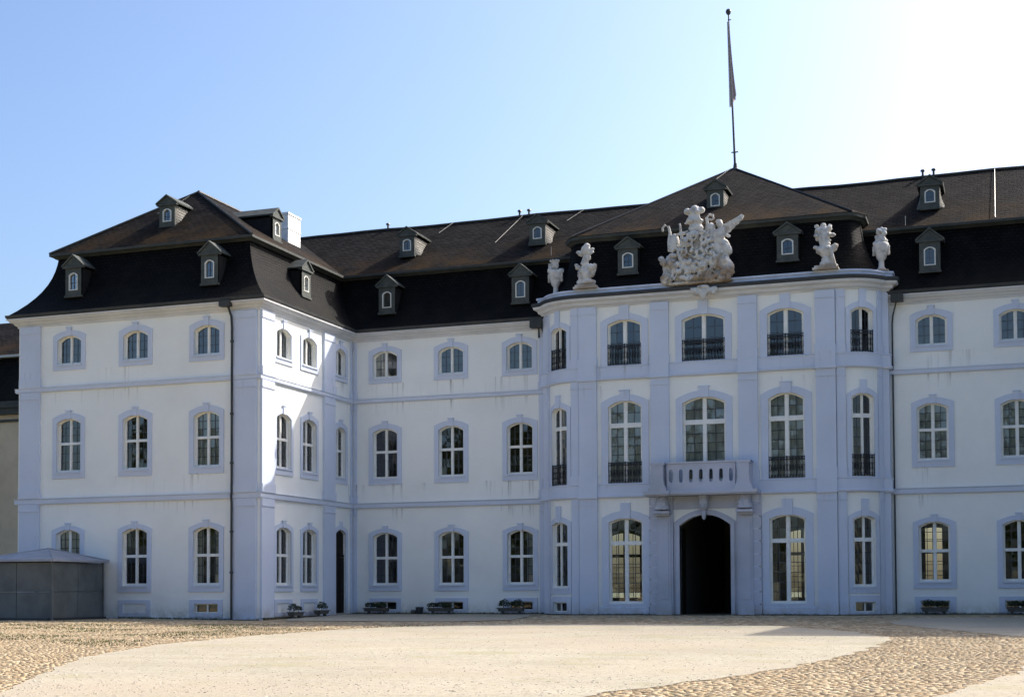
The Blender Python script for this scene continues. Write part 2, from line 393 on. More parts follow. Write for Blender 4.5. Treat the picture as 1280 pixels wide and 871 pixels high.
def window(F, c, hw, zb, zs, rise, sw, zo, ro, sill, mull, transom=None, cols=2, rows_up=3, rows_low=3, key=None, kw=.14, curtain=None, cells=False, railing=None, name='window', jut=.06, surround=True, narrow=False):
    """window: the stone surround is its own mesh; frame, bars and panes are sub-parts"""
    inn = outline(c, hw, zb, zs, rise); out = outline(c, hw+sw, zb-sill, zo, ro)
    mb = MB()
    if surround:
        mb.ring(F, inn, out, 0, jut)
        if sill > .15: mb.box(F, c-hw-.06, c+hw+.06, zb-.07, zb, jut, jut+.05, 2)
    if key:
        top = key; b = zs+rise-.03
        mb.box(F, c-kw, c+kw, b, top, .0, jut+.045, 1)
        if key-zs-rise < .6: mb.box(F, c-kw-.04, c+kw+.04, top, top+.045, 0, jut+.07, 1)
    if not mb.v: mb.box(F, c-hw, c+hw, zb-.02, zb, -.3, -.29)
    o = mb.build(name, M['lilac'], palace)
    # wooden frame
    fw = .075; fb = MB(); d0, d1 = -.24, -.16
    fi = [(c+(s-c)*(hw-fw)/hw, (z+fw if z == zb else z-fw*.9)) for s, z in inn]
    fb.ring(F, fi, inn, d0, d1, True)
    top = lambda s: zs+rise*(1-((s-c)/hw)**2)-fw*.9
    lights = []
    if mull: fb.box(F, c-mull/2, c+mull/2, zb+fw, top(c), d0, d1+.03, 1); spans = [(c-hw+fw, c-mull/2), (c+mull/2, c+hw-fw)]
    else: spans = [(c-hw+fw, c+hw-fw)]
    if transom:
        th = transom[1]
        fb.box(F, c-hw+fw*.5, c+hw-fw*.5, transom[0]-th/2, transom[0]+th/2, d0+.01, d1+.045, 2)
        levels = [(zb+fw, transom[0]-th/2, rows_low), (transom[0]+th/2, None, rows_up)]
    else: levels = [(zb+fw, None, rows_up)]
    # inner sash rims
    for a, b in spans:
        for z0, z1, nr in levels:
            zt = (lambda s: z1) if z1 else top
            r = .028
            fb.box(F, a, a+r, z0, min(zt(a), zt(a+r)), d0+.012, d1-.012); fb.box(F, b-r, b, z0, min(zt(b), zt(b-r)), d0+.012, d1-.012)
            fb.box(F, a+r, b-r, z0, z0+r*1.3, d0+.012, d1-.012)
    fb.build('window_frame', M['frame'], o)
    lb = MB()
    for a, b in spans:
        for z0, z1, nr in levels:
            zt = (lambda s, z1=z1: z1) if z1 else top
            zmax = zt((a+b)/2) if z1 else max(top(a), top(b))
            hstep = (zmax-z0)/nr
            for j in range(1, nr):
                zz = z0+hstep*j
                if zz < min(zt(a), zt(b)): lb.box(F, a, b, zz-.015, zz+.015, d0+.02, d1-.03)
            for i in range(1, cols):
                ss = a+(b-a)*i/cols; lb.box(F, ss-.015, ss+.015, z0, zt(ss), d0+.018, d1-.028)
            one = MB()
            for j in range(nr):
                for i in range(cols):
                    p0 = a+(b-a)*i/cols; p1 = a+(b-a)*(i+1)/cols; q0 = z0+hstep*j; q1 = z0+hstep*(j+1) if j < nr-1 else 1e9
                    ta = random.gauss(0, .006); tb = random.gauss(0, .006); cs, cz = (p0+p1)/2, q0+hstep/2
                    pp = [p1, (p0+p1)/2, p0]; tops = [min(q1, zt(s)) for s in pp]
                    if max(tops) <= q0+.02: continue
                    tops = [max(x, q0+.005) for x in tops]
                    pts = [(p0, q0), (p1, q0)]+list(zip(pp, tops))
                    pane = one if not cells else MB()
                    pane.add([F(s, z, -.2+ta*(s-cs)+tb*(z-cz)) for s, z in pts], [tuple(range(len(pts)))])
                    if cells: pane.build('pane', M['glass'], o)
            if not cells: one.build('pane', M['glass'], o)
    if lb.v: lb.build('glazing_bars', M['lead'], o)
    if curtain:
        cb = MB(); mat = M[{'w': 'curtain_warm', 'd': 'curtain_dark', 'n': 'curtain'}[curtain[0]]]; dc = -.235 if curtain[0] == 'w' else -.28
        k = curtain[-1]
        rng = {'f': [(-.98, .98)], 'l': [(-.98, -.35)], 'r': [(.35, .98)], 'h': [(-.98, -.45), (.45, .98)]}[k]
        for r0, r1 in rng:
            n = 16; vs = []
            for i in range(n+1):
                s = c+hw*(r0+(r1-r0)*i/n); dd = dc-.02+.02*math.sin(i*1.9+c)+random.uniform(-.005, .005)
                vs += [F(s, zb+.03, dd), F(s, zs+rise-.02, dd)]
            cb.add(vs, [(2*i, 2*i+2, 2*i+3, 2*i+1) for i in range(n)])
        cb.build('curtain', mat, o)
    if railing:
        rail(F, c, hw, zb, railing, o)
    return o
def rail(F, c, hw, zb, h, parent):
    mb = MB(); d = .0
    for z in (zb+.06, zb+h-.13, zb+h): mb.box(F, c-hw-.02, c+hw+.02, z-.018, z+.018, d-.02, d+.02, 3)
    n = max(4, int(2*hw/.14)); n += n % 2
    for i in range(n+1):
        s = c-hw+2*hw*i/n; r = .022 if i % (n//2) == 0 else .013
        mb.box(F, s-r, s+r, zb+.02, zb+h+(.05 if r > .02 else 0), d-r, d+r)
    for i in range(n):                      # scrolled ovals between the bars
        s = c-hw+2*hw*(i+.5)/n; rr = hw/n*.72
        for z0, hh in ((zb+.13, .06), (zb+h-.065, .055), (zb+h*.5, .17)):
            ring = [F(s+rr*math.cos(a), z0+hh*math.sin(a), d) for a in [k*math.pi/4 for k in range(9)]]
            mb.tube(ring, .012, 4)
    mb.build('railing', M['iron'], parent)

# ---- opening tables: wings (w3, w2, w1) and risalit
def W3(c, hw=.7): return (c-hw, c+hw, 12.42, 13.61, .24)
def W2(c, hw=.7): return (c-hw, c+hw, 7.13, 9.54, .22)
def W1(c, hw=.7): return (c-hw, c+hw, 1.56, 4.10, .22)
def V(c, hw=.64): return (c-hw, c+hw, .26, .70, 0)
def wing_window(F, c, lev, curtain=None, hw=.7, sw=.24):
    if lev == 3: return window(F, c, hw, 12.42, 13.61, .24, sw, 13.85, .25, .28, .10, None, 2, 3, 3, 14.2, .13, curtain)
    if lev == 2: return window(F, c, hw, 7.13, 9.54, .22, sw, 9.78, .24, .32, .10, (8.52, .10), 2, 3, 3, 10.1, .13, curtain)
    return window(F, c, hw, 1.56, 4.10, .22, sw, 4.28, .24, .31, .10, (2.96, .10), 2, 3, 3, 4.6, .13, curtain)
def vent(F, c, blind=False, hw=.64):
    inn = [(c-hw, .26), (c-hw, .70), (c+hw, .70), (c+hw, .26)]; out = [(c-hw-.26, .07), (c-hw-.26, .88), (c+hw+.26, .88), (c+hw+.26, .07)]
    mb = MB(); mb.ring(F, inn, out, 0, .05)
    o = mb.build('cellar_window', M['lilac'], palace)
    if not blind:
        f = MB(); fi = [(c-hw+.06, .31), (c-hw+.06, .65), (c+hw-.06, .65), (c+hw-.06, .31)]
        f.ring(F, fi, inn, -.2, -.13, True); f.box(F, c-.04, c+.04, .31, .65, -.2, -.12); f.build('window_frame', M['frame'], o)
        for a, b in ((c-hw+.06, c-.04), (c+.04, c+hw-.06)):
            p = MB(); p.add([F(a, .31, -.17), F(b, .31, -.17), F(b, .65, -.17), F(a, .65, -.17)], [(0, 1, 2, 3)]); p.build('pane', M['glass'], o)
    return o
def rows_wing(w3, w2, w1, v): return [(-.45, 1.0, v), (1.0, 5.6, w1), (5.6, 11.2, w2), (11.2, 14.9, w3)]

# ---- left wing, end facade (L)
FL = frame_line((0, 0), (1, 0))                         # s = x
LC = (-10.6, -6.78, -2.84)
wall('wall', FL, -13.6, 0, rows_wing([W3(c) for c in LC], [W2(c) for c in LC], [W1(c) for c in LC], [V(LC[2])]), M['white'])
curt = {(0, 1): 'wf', (0, 2): None, (2, 2): 'nf', (0, 3): 'df', (1, 3): 'df', (2, 3): 'df', (2, 1): 'nh'}
for i, c in enumerate(LC):
    for lev in (1, 2, 3): wing_window(FL, c, lev, curt.get((i, lev)))
vent(FL, LC[1], True); vent(FL, LC[2])
# ---- left wing, courtyard side (S): s = y
FS = frame_line((0, 0), (0, 1))
SC = (2.22, 4.84); s3 = 8.27
door_s = (s3-.58, s3+.58, .12, 4.22, .22)
wall('wall', FS, 0, D, rows_wing([W3(c, .72) for c in SC]+[W3(s3, .58)], [W2(c, .72) for c in SC]+[W2(s3, .58)], [W1(c, .72) for c in SC], [V(c, .6) for c in SC]) if False else
     [(-.45, .12, []), (.12, 5.6, [W1(c, .72) for c in SC]+[door_s]), (5.6, 11.2, [W2(c, .72) for c in SC]+[W2(s3, .58)]), (11.2, 14.9, [W3(c, .72) for c in SC]+[W3(s3, .58)])], M['white'])
for c in SC:
    for lev in (1, 2, 3): wing_window(FS, c, lev, {3: 'nh', 2: None, 1: None}[lev], .72, .2)
for lev in (2, 3): wing_window(FS, s3, lev, None, .58, .2)
for c in SC: vent(FS, c, True, .6)
# side door
mb = MB(); mb.ring(FS, outline(s3, .58, .12, 4.22, .22), outline(s3, .8, .115, 4.4, .24), 0, .06); mb.box(FS, s3-.12, s3+.12, 4.42, 4.85, 0, .1)
dr = mb.build('door', M['lilac'], palace)
mb = MB(); mb.box(FS, s3-.56, s3-.03, .14, 3.0, -.12, -.06); mb.box(FS, s3+.03, s3+.56, .14, 3.0, -.12, -.06); mb.box(FS, s3-.57, s3+.57, 3.02, 3.14, -.13, -.05)
for k in (0, 1):
    for j in range(3): mb.box(FS, s3-.48+k*.59, s3-.11+k*.59, .3+j*.9, 1.05+j*.9, -.06, -.045)
mb.build('door_leaf', M['wood'], dr)
mb = MB(); mb.add([FS(s, z, -.1) for s, z in outline(s3, .55, 3.15, 4.2, .2)], [tuple(range(18))]); mb.build('fanlight_panel', M['wood'], dr)
# ---- main block, left and right of the risalit (M): s = x
FM = frame_line((0, D), (1, D))
MC = (1.92, 5.65, 9.41)
def cell(c): return V(c)
wall('wall', FM, 0, 10.95, rows_wing([W3(c) for c in MC], [W2(c) for c in MC], [W1(c) for c in MC], [V(c) for c in MC]), M['white'])
MR = (29.49, 33.14, 36.8)
wall('wall', FM, 27.5, XR, rows_wing([W3(c) for c in MR], [W2(c) for c in MR], [W1(c) for c in MR], [V(c) for c in MR]), M['white'])
cm = {(0, 2): None, (0, 3): 'nf', (1, 3): 'nf', (1, 2): 'nf', (0, 1): 'nh'}
for i, c in enumerate(MC):
    for lev in (1, 2, 3): wing_window(FM, c, lev, {(2, 1): 'nr', (1, 3): 'df', (2, 3): 'df', (0, 3): 'wl'}.get((i, lev)))
    vent(FM, c)
for i, c in enumerate(MR):
    for lev in (1, 2, 3): wing_window(FM, c, lev, {(0, 2): 'nf', (1, 2): 'nf', (0, 3): 'df', (1, 3): 'df', (0, 1): None}.get((i, lev)))
    vent(FM, c)
# ---- right wing (outside the photograph, its shade is in it) and the backs
wall('wall', frame_line((XR, D), (XR, 0)), 0, D, [(-.45, 14.9, [])], M['white'])
wall('wall', frame_line((XR, 0), (XR+13.6, 0)), 0, 13.6, [(-.45, 14.9, [])], M['white'])
wall('wall', frame_line((XR+13.6, 0), (XR+13.6, 22.3)), 0, 22.3, [(-.45, 14.9, [])], M['white'])
wall('wall', frame_line((-13.6, 22.3), (-13.6, 0)), 0, 22.3, [(-.45, 14.9, [])], M['white'])
FBK = frame_line((XR+13.6, 22.3), (-13.6, 22.3)); bx = [XR+13.6-x for x in (28.8, 21.75, 11.5)]
wall('wall', FBK, 0, XR+27.2, [(-.45, 5.6, [(c-1.0, c+1.0, .7, 4.4, .22) for c in bx]), (5.6, 14.9, [])], M['white'])
for c in bx: window(FBK, c, 1.0, .7, 4.4, .22, .24, 4.6, .25, .3, .12, (3.2, .12), 2, 2, 4, 4.9, .14, 'nh' if c in bx[:1] else None)

# ---- risalit front: s = x on the flat, curved corners with their own frames
FR = frame_line((0, RY), (1, RY))
R1, RC, R3 = 15.36, CX, 23.08
def Q3(c, hw=.84): return (c-hw, c+hw, 12.07, 14.05, .24)
def Q2(c, hw=.84): return (c-hw, c+hw, 6.37, 10.08, .28)
def Q1(c, hw=.84): return (c-hw, c+hw, .60, 4.50, .20)
gate = (RC-1.22, RC+1.22, -.1, 4.28, .5)
wall('wall', FR, 2*CX-25.36, 25.36, [(-.45, -.1, []), (-.1, 5.7, [Q1(R1), gate, Q1(R3)]), (5.7, 11.4, [Q2(R1), Q2(RC, 1.03), Q2(R3)]), (11.4, 15.0, [Q3(R1), Q3(RC, 1.03), Q3(R3)])], M['white'])
def ris_window(F, c, lev, hw=.84, curtain=None, rail_h=None, cells=True, sw=.34, cols=2, mull=.15):
    kw = .24
    if lev == 3: return window(F, c, hw, 12.07, 14.05, .24, sw, 14.22, .36, .03, mull, None, cols, 4, 4, 14.955, kw, curtain, cells, rail_h, jut=.05)
    if lev == 2: return window(F, c, hw, 6.37, 10.08, .28, sw, 10.3, .36, .03, mull, (9.16, .2), cols, 2, 6 if cols > 1 else 6, 10.82, kw, curtain, cells, rail_h, jut=.05)
    return window(F, c, hw, .60, 4.50, .20, sw, 4.72, .34, .14, mull, (3.48, .16), cols, 2, 6, 5.42, kw, curtain, cells, None, jut=.05)
ris_window(FR, R1, 3, .84, 'dh', 1.0); ris_window(FR, RC, 3, 1.03, None, 1.0, sw=.32); ris_window(FR, R3, 3, .84, None, 1.0)
ris_window(FR, R1, 2, .84, 'nf', 1.0); ris_window(FR, RC, 2, 1.03, 'nf', sw=.32); ris_window(FR, R3, 2, .84, 'nf', 1.0)
ris_window(FR, R1, 1, .84, None); ris_window(FR, R3, 1, .84, None)
for pts, side in ((curL, -1), (curR, 1)):
    FC = frame_poly(pts); Ln = FC.length
    c = (Ln*.52) if side > 0 else Ln*.48
    hw = .56
    wall('wall', FC, 0, Ln, [(-.45, .1, []), (.1, .9, [(c-.5, c+.5, .2, .66, 0)]), (.9, 5.7, [(c-hw, c+hw, 1.35, 4.42, .16)]), (5.7, 11.4, [(c-hw, c+hw, 6.37, 10.0, .2)]), (11.4, 15.0, [(c-hw, c+hw, 12.07, 13.95, .2)])], M['white'], .2)
    sw = .2
    window(FC, c, hw, 12.07, 13.95, .2, sw, 14.12, .3, .03, .09, None, 2, 4, 4, 14.955, .16, None, False, 1.0, jut=.05)
    window(FC, c, hw, 6.37, 10.0, .2, sw, 10.15, .3, .03, .09, (9.16, .16), 2, 2, 6, 10.8, .16, None, False, 1.0, jut=.05)
    window(FC, c, hw, 1.35, 4.42, .16, sw, 4.56, .28, .3, .09, (3.48, .14), 2, 2, 4, 5.35, .16, None, False, None, jut=.05)
    vo = MB(); sq = lambda h, a, b: [(c-h+2*h*i/6, b) for i in range(7)]+[(c+h-2*h*i/6, a) for i in range(7)]
    vo.ring(FC, sq(.5, .2, .66), sq(.74, .1, .95), 0, .05)
    o = vo.build('cellar_window', M['lilac'], palace)
    f = MB(); f.ring(FC, [(c-.44, .25), (c-.44, .61), (c+.44, .61), (c+.44, .25)], [(c-.5, .2), (c-.5, .66), (c+.5, .66), (c+.5, .2)], -.2, -.13, True); f.box(FC, c-.03, c+.03, .25, .61, -.2, -.12); f.build('window_frame', M['frame'], o)
    p = MB(); p.add([FC(c-.44, .25, -.17), FC(c+.44, .25, -.17), FC(c+.44, .61, -.17), FC(c-.44, .61, -.17)], [(0, 1, 2, 3)]); p.build('pane', M['glass'], o)
    # end piece beside the wing
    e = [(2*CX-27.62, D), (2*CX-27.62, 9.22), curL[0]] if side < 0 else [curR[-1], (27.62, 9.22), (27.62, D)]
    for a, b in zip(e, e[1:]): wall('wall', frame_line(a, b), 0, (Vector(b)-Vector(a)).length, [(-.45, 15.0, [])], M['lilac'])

# ---- inner walls and floors behind the windows
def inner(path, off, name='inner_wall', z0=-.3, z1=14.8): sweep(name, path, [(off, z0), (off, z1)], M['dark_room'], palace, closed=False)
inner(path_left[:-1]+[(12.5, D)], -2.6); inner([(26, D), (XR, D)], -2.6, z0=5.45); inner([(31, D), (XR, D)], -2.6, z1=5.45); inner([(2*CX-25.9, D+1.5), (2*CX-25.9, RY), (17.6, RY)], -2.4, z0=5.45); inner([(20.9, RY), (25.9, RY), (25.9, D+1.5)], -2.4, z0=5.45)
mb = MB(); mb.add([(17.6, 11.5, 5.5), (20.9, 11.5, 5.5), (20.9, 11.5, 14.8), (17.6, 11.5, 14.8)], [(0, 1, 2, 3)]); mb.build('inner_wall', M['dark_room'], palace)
for z in (-.02, 5.5, 11.1, 14.7):
    mb = MB(); 
    for a, b, c, d in ((-13.55, 3.2, .05, 9.6), (-13.5, -.05, .05, 22), (-.05, XR, D+.36, 22)): mb.add([(a, c, z), (b, c, z), (b, d, z), (a, d, z)] if a < -1 and b > 0 and False else [(a, c, z), (min(b, XR), c, z), (min(b, XR), d, z), (a, d, z)], [(0, 1, 2, 3)])
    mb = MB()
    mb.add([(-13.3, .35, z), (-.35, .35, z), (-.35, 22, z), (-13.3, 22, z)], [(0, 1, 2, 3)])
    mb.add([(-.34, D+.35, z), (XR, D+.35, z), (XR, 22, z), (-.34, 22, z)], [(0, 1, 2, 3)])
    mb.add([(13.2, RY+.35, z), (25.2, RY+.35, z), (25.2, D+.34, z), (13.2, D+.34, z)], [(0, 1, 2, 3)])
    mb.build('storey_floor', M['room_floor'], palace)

# ---- bands, cornices, gutters
B1 = [(0, 11.12), (.09, 11.12), (.13, 11.17), (.13, 11.30), (.16, 11.34), (0, 11.34)]
B2 = [(0, 5.58), (.09, 5.58), (.13, 5.63), (.13, 5.80), (.18, 5.86), (0, 5.87)]
CORN = [(0, 14.38), (.05, 14.38), (.07, 14.47), (.16, 14.52), (.2, 14.6), (.33, 14.64), (.37, 14.72), (.45, 14.74), (.46, 14.8), (0, 14.8)]
GUT = [(.02, 14.81), (.42, 14.81), (.48, 14.87), (.5, 14.98), (.43, 14.99), (.38, 14.92), (.02, 14.92)]
for pth in (path_left, path_right):
    sweep('band', pth, B1, M['lilac'], palace); sweep('band', pth, B2, M['lilac'], palace)
    sweep('cornice', pth, CORN, M['cornice'], palace); sweep('gutter', pth, GUT, M['gutter'], palace)
    sweep('plinth', pth, [(0, -.4), (.035, -.4), (.035, .05), (0, .05)], M['lilac'], palace)
RB1 = [(0, 11.36), (.1, 11.36), (.16, 11.42), (.16, 11.48), (.09, 11.5), (.09, 11.98), (.12, 12.0), (.12, 12.04), (0, 12.04)]
RB2 = [(0, 5.66), (.1, 5.66), (.16, 5.72), (.16, 5.79), (.09, 5.81), (.09, 6.28), (.12, 6.3), (.12, 6.34), (0, 6.34)]
RCO = [(0, 14.96), (.06, 14.96), (.08, 15.02), (.2, 15.08), (.24, 15.2), (.4, 15.27), (.44, 15.38), (0, 15.38)]
RGU = [(.0, 15.385), (.44, 15.385), (.5, 15.42), (.5, 15.55), (.44, 15.57), (.0, 15.6)]
RPA = [(-.25, 15.605), (.22, 15.605), (.22, 15.74), (.28, 15.76), (.28, 15.84), (-.25, 15.84)]
for pr, nm, mt in ((RB1, 'band', M['lilac']), (RB2, 'band', M['lilac']), (RCO, 'cornice', M['cornice']), (RGU, 'gutter', M['gutter']), (RPA, 'parapet', M['coping'])):
    sweep(nm, path_risalit, pr, mt, palace)
for a, b in ((path_risalit[:15], None), ): pass
k0 = next(i for i, p in enumerate(path_risalit) if p[0] > CX)
pl = [(2*CX-25.36, RY), (RC-2.7, RY)]; pr_ = [(RC+2.7, RY), (25.36, RY)]
for pth in (pl, pr_): sweep('plinth', pth, [(0, -.4), (.07, -.4), (.07, .42), (.04, .46), (0, .46)], M['lilac'], palace)

# ---- pilasters
def pilaster(F, a, b, segs, dep=.12, ns=1):
    mb = MB()
    for z0, z1 in segs:
        mb.box(F, a-.03, b+.03, z0, z0+.42, 0, dep+.05, ns)
        mb.box(F, a, b, z0+.42, z1-.36, 0, dep, ns)
        mb.box(F, a-.015, b+.015, z1-.36, z1-.32, 0, dep+.035, ns)
        mb.box(F, a, b, z1-.32, z1, 0, dep+.015, ns)
    mb.build('pilaster', M['lilac'], palace)
segW = [(-.4, 5.58), (5.87, 11.12), (11.34, 14.38)]
segR = [(-.4, 5.66), (6.34, 11.36), (12.04, 14.96)]
pilaster(FL, -13.45, -12.27, segW); pilaster(FL, -1.45, -.13, segW)
mb = MB()
for z0, z1 in segW: mb.box(FL, -.13, .12, z0, z1, -.0, .12)
pilaster(FS, .0, 1.18, segW); pilaster(FS, 6.31, 7.5, segW); pilaster(FS, 9.4, 9.67, segW, .06)
pilaster(FM, .125, .3, segW, .06); pilaster(FM, 10.45, 10.78, segW, .06)
for a, b in ((13.08, 13.98), (16.66, 17.56), (2*CX-17.56, 2*CX-16.66), (2*CX-13.98, 2*CX-13.08)): pilaster(FR, a, b, segR, .15)
for pts, side in ((curL, -1), (curR, 1)):
    FC = frame_poly(pts); Ln = FC.length
    if side > 0: pilaster(FC, .03, .42, segR, .08, 3); pilaster(FC, Ln-.32, Ln-.02, segR, .07, 2)
    else: pilaster(FC, Ln-.42, Ln-.03, segR, .08, 3); pilaster(FC, .02, .32, segR, .07, 2)
# band blocks stepping forward over the pilasters
for a, b in ((13.05, 14.01), (16.63, 17.59), (2*CX-17.59, 2*CX-16.63), (2*CX-14.01, 2*CX-13.05)):
    for z0, z1 in ((11.355, 12.045), (5.655, 6.345)):
        mb = MB(); mb.box(FR, a, b, z0, z0+.13, 0, .27); mb.box(FR, a+.02, b-.02, z0+.13, z1, 0, .215); mb.build('band_block', M['lilac'], palace)

# ---- mansard roofs
def mans(z0, z1, out0, out1, n=9):
    pr = []
    for i in range(n+1):
        t = i/n; h = z0+(z1-z0)*t; o = out0+(out1-out0)*(1-(1-t)**2.4)*.78+(out1-out0)*.22*t; pr.append((o, h))
    return pr
sweep('mansard_roof', path_all, mans(14.93, 18.12, .45, -1.32), M['slate'], palace, closed=False)
sweep('roof_fascia', path_all, [(-1.36, 18.02), (-1.2, 18.02), (-1.1, 18.1), (-.98, 18.13), (-.98, 18.25), (-1.36, 18.27)], M['fascia'], palace)
path_rr = [(2*CX-27.62, 12.5), (2*CX-27.62, 9.3)]+curL+curR+[(27.62, 9.3), (27.62, 12.5)]
sweep('mansard_roof', path_rr, mans(15.5, 18.66, -.12, -1.3), M['slate'], palace, closed=False)
sweep('roof_fascia', path_rr, [(-1.4, 18.5), (-1.22, 18.5), (-1.12, 18.6), (-1.02, 18.64), (-1.0, 18.78), (-1.4, 18.82)], M['fascia'], palace)
def roof_faces(name, polys):
    vs = []; fs = []; uv = []
    for poly in polys:           # first two points: eave line
        a, b = Vector(poly[0]), Vector(poly[1]); u = (b-a).normalized(); n = u.cross(Vector(poly[2])-a).normalized(); v = n.cross(u)
        base = len(vs)
        for p in poly: p = Vector(p); vs.append(tuple(p)); uv.append(((p-a).dot(u), (p-a).dot(v)))
        fs.append(tuple(range(base, base+len(poly))))
    return obj(name, vs, fs, M['slate_up'], palace, uv=uv)
e = .98; zb = 18.24; zr = 22.0
def wingroof(x0, x1):
    xm = (x0+x1)/2; y0 = e; y1 = 22.3-e
    return [[(x0, y0, zb), (x1, y0, zb), (xm, 5.5, zr+.02)], [(x1, y0, zb), (x1, y1, zb), (xm, 16.8, zr+.02), (xm, 5.5, zr+.02)],
            [(x1, y1, zb), (x0, y1, zb), (xm, 16.8, zr+.02)], [(x0, y1, zb), (x0, y0, zb), (xm, 5.5, zr+.02), (xm, 16.8, zr+.02)]]
roof_faces('upper_roof', wingroof(-13.6+e, -e)); roof_faces('upper_roof', wingroof(XR+e, XR+13.6-e))
def sag(x): return zr-.03*math.sin(x*.55)-.015*math.sin(x*1.3)
xs = [-6.8+i*1.5 for i in range(int((XR+13.6)/1.5)+1)]
vs, fs, uv = [], [], []
for i, x in enumerate(xs):
    for (y, z, v) in ((D+e, zb, 0), (16, sag(x), 6.5), (22.3-e, zb, 0)): vs.append((x, y, z)); uv.append((x, v))
    if i: b = 3*i; fs += [(b-3, b, b+1, b-2), (b-2, b+1, b+2, b-1)]
obj('upper_roof', vs, fs, M['slate_up'], palace, uv=uv)
P_, O_ = offsets(path_rr); brk = [P_[i]+O_[i]*-.98 for i in range(len(P_))]
brk[0].y = brk[-1].y = 21.2
apex = (19.25, 16.2, 23.55); pol = []
for a, b in zip(brk, brk[1:]): pol.append([(a.x, a.y, 18.8), (b.x, b.y, 18.8), apex])
pol.append([(brk[-1].x, 21.2, 18.8), (brk[0].x, 21.2, 18.8), apex])
rr = roof_faces('upper_roof', pol)
l = rr.data.uv_layers[0]
for p in rr.data.polygons:                      # continuous courses round the curved corners
    for li, vi in zip(p.loop_indices, p.vertices):
        co = rr.data.vertices[vi].co; l.data[li].uv = (co.x+co.y*.6, (co.z-18.8)/.52)
# ridge cappings
mb = MB()
mb.tube([(x, 16, sag(x)+.03) for x in xs], .07, 6); mb.tube([(-6.8, 5.5, 22.06), (-6.8, 16, 22.06)], .08, 6)
for c in ((-e-.02, e, 18.27), (-13.6+e, e, 18.27)): mb.tube([c, (-6.8, 5.5, 22.04)], .06, 6)
fl = brk[:]; 
for c in (brk[8], brk[-9]): mb.tube([(c.x, c.y, 18.85), apex], .05, 6)
mb.build('ridge_capping', M['gutter'], palace)

# ---- dormers
def dormer(F, c, zb_, wd, hgt, depth, flare=0, side='lilac', name='dormer', bright=False):
    """F frame of the wall, d<0 goes back into the roof. front plane at d=0 of a shifted frame"""
    hw = wd/2; wz0 = zb_+.24; wz1 = zb_+hgt*.52; wr = .12; ww = hw*.56
    inn = outline(c, ww, wz0, wz1, wr, 6); zt = zb_+hgt*.70
    out = [(c-hw, zb_), (c-hw, zt)]+[(c-hw+2*hw*i/6, zt) for i in range(1, 6)]+[(c+hw, zt), (c+hw, zb_)]+[(c+hw-2*hw*i/6, zb_) for i in range(1, 6)]
    mb = MB(); mb.ring(F, inn, out, -.12, 0)
    # cheeks; flared slate cheeks on the upper roof
    n = 7; cks = []
    if flare:
        for sg in (-1, 1):
            ck = MB(); cks.append(ck)
            for i in range(n):
                za, zb2 = zt-(zt-zb_)*i/n, zt-(zt-zb_)*(i+1)/n
                fa, fb = flare*((i)/n)**2.2, flare*((i+1)/n)**2.2+.03
                ck.add([F(c+sg*(hw-.02), za, -.05), F(c+sg*(hw-.02)+sg*.0, zb2, -.05), F(c+sg*(hw+fb*.8), zb2, -.35-fb*.5), F(c+sg*(hw+fb*1.3), zb2, -depth), F(c+sg*(hw+fa), za, -depth), F(c+sg*(hw+fa*.8), za, -.35-fa*.5)],
                       [(0, 1, 2, 5), (5, 2, 3, 4)])
    else:
        for sg in (-1, 1): ck = MB(); cks.append(ck); ck.add([F(c+sg*hw, zb_, -.02), F(c+sg*hw, zt, -.02), F(c+sg*hw, zt, -depth), F(c+sg*hw, zb_, -depth)], [(0, 1, 2, 3)])
    mb.box(F, c-hw-.04, c+hw+.04, zb_-.1, zb_, -.1, .05)                  # apron
    o = mb.build(name, M['dormer'], palace)
    for q in cks: q.build('cheek', M['cheek'] if flare else M['slate_plain'], o)
    g = MB(); ov = .13; zp = zb_+hgt
    # gable: moulded eaves piece, tympanum and roof
    g.box(F, c-hw-ov, c+hw+ov, zt, zt+.09, -.1, .08)
    g.add([F(c-hw-ov, zt+.09, .03), F(c+hw+ov, zt+.09, .03), F(c, zp, .03)], [(0, 1, 2)])
    for sg in (-1, 1):
        a, b = (c+sg*(hw+ov+.03), zt+.07), (c, zp+.02)
        g.add([F(a[0], a[1], .1), F(b[0], b[1], .1), F(b[0], b[1]+.09, .1), F(a[0]+sg*.02, a[1]+.07, .1), F(a[0], a[1], -depth), F(b[0], b[1], -depth), F(b[0], b[1]+.09, -depth), F(a[0]+sg*.02, a[1]+.07, -depth)],
              [(0, 1, 2, 3), (4, 5, 6, 7), (0, 4, 7, 3), (3, 7, 6, 2), (0, 1, 5, 4)])
    g.build('dormer_roof', M['dormer'], o)
    f = MB(); f.ring(F, [(c+(s-c)*.78, z+(.05 if z < wz0+.01 else -.045)) for s, z in inn], inn, -.09, .015, True)
    f.build('window_frame', M['frame_dim'], o)
    f = MB(); zz = (wz0+wz1)/2; f.box(F, c-ww*.78, c+ww*.78, zz-.01, zz+.01, -.07, -.055); f.box(F, c-.01, c+.01, wz0+.05, wz1+.06, -.07, -.055)
    f.build('glazing_bars', M['lead'], o)
    p = MB(); p.add([F(s, z, -.08) for s, z in inn], [tuple(range(len(inn)))]); p.build('pane', M['glass'], o)
    p = MB(); p.add([F(s, z, -.5) for s, z in ((c-hw, zb_), (c+hw, zb_), (c+hw, zt), (c-hw, zt))], [(0, 1, 2, 3)]); p.build('backing', M['dark_room'], o)
    return o
def shift(F, d): return lambda s, z, dd: F(s, z, d+dd)
for c in (-10.63, -2.9): dormer(shift(FL, -.28), c, 15.9, .92, 1.92, 1.6)
for c in (1.88, 9.36, 29.46, 36.8): dormer(shift(FM, -.3), c, 15.95, .94, 1.9, 1.6)
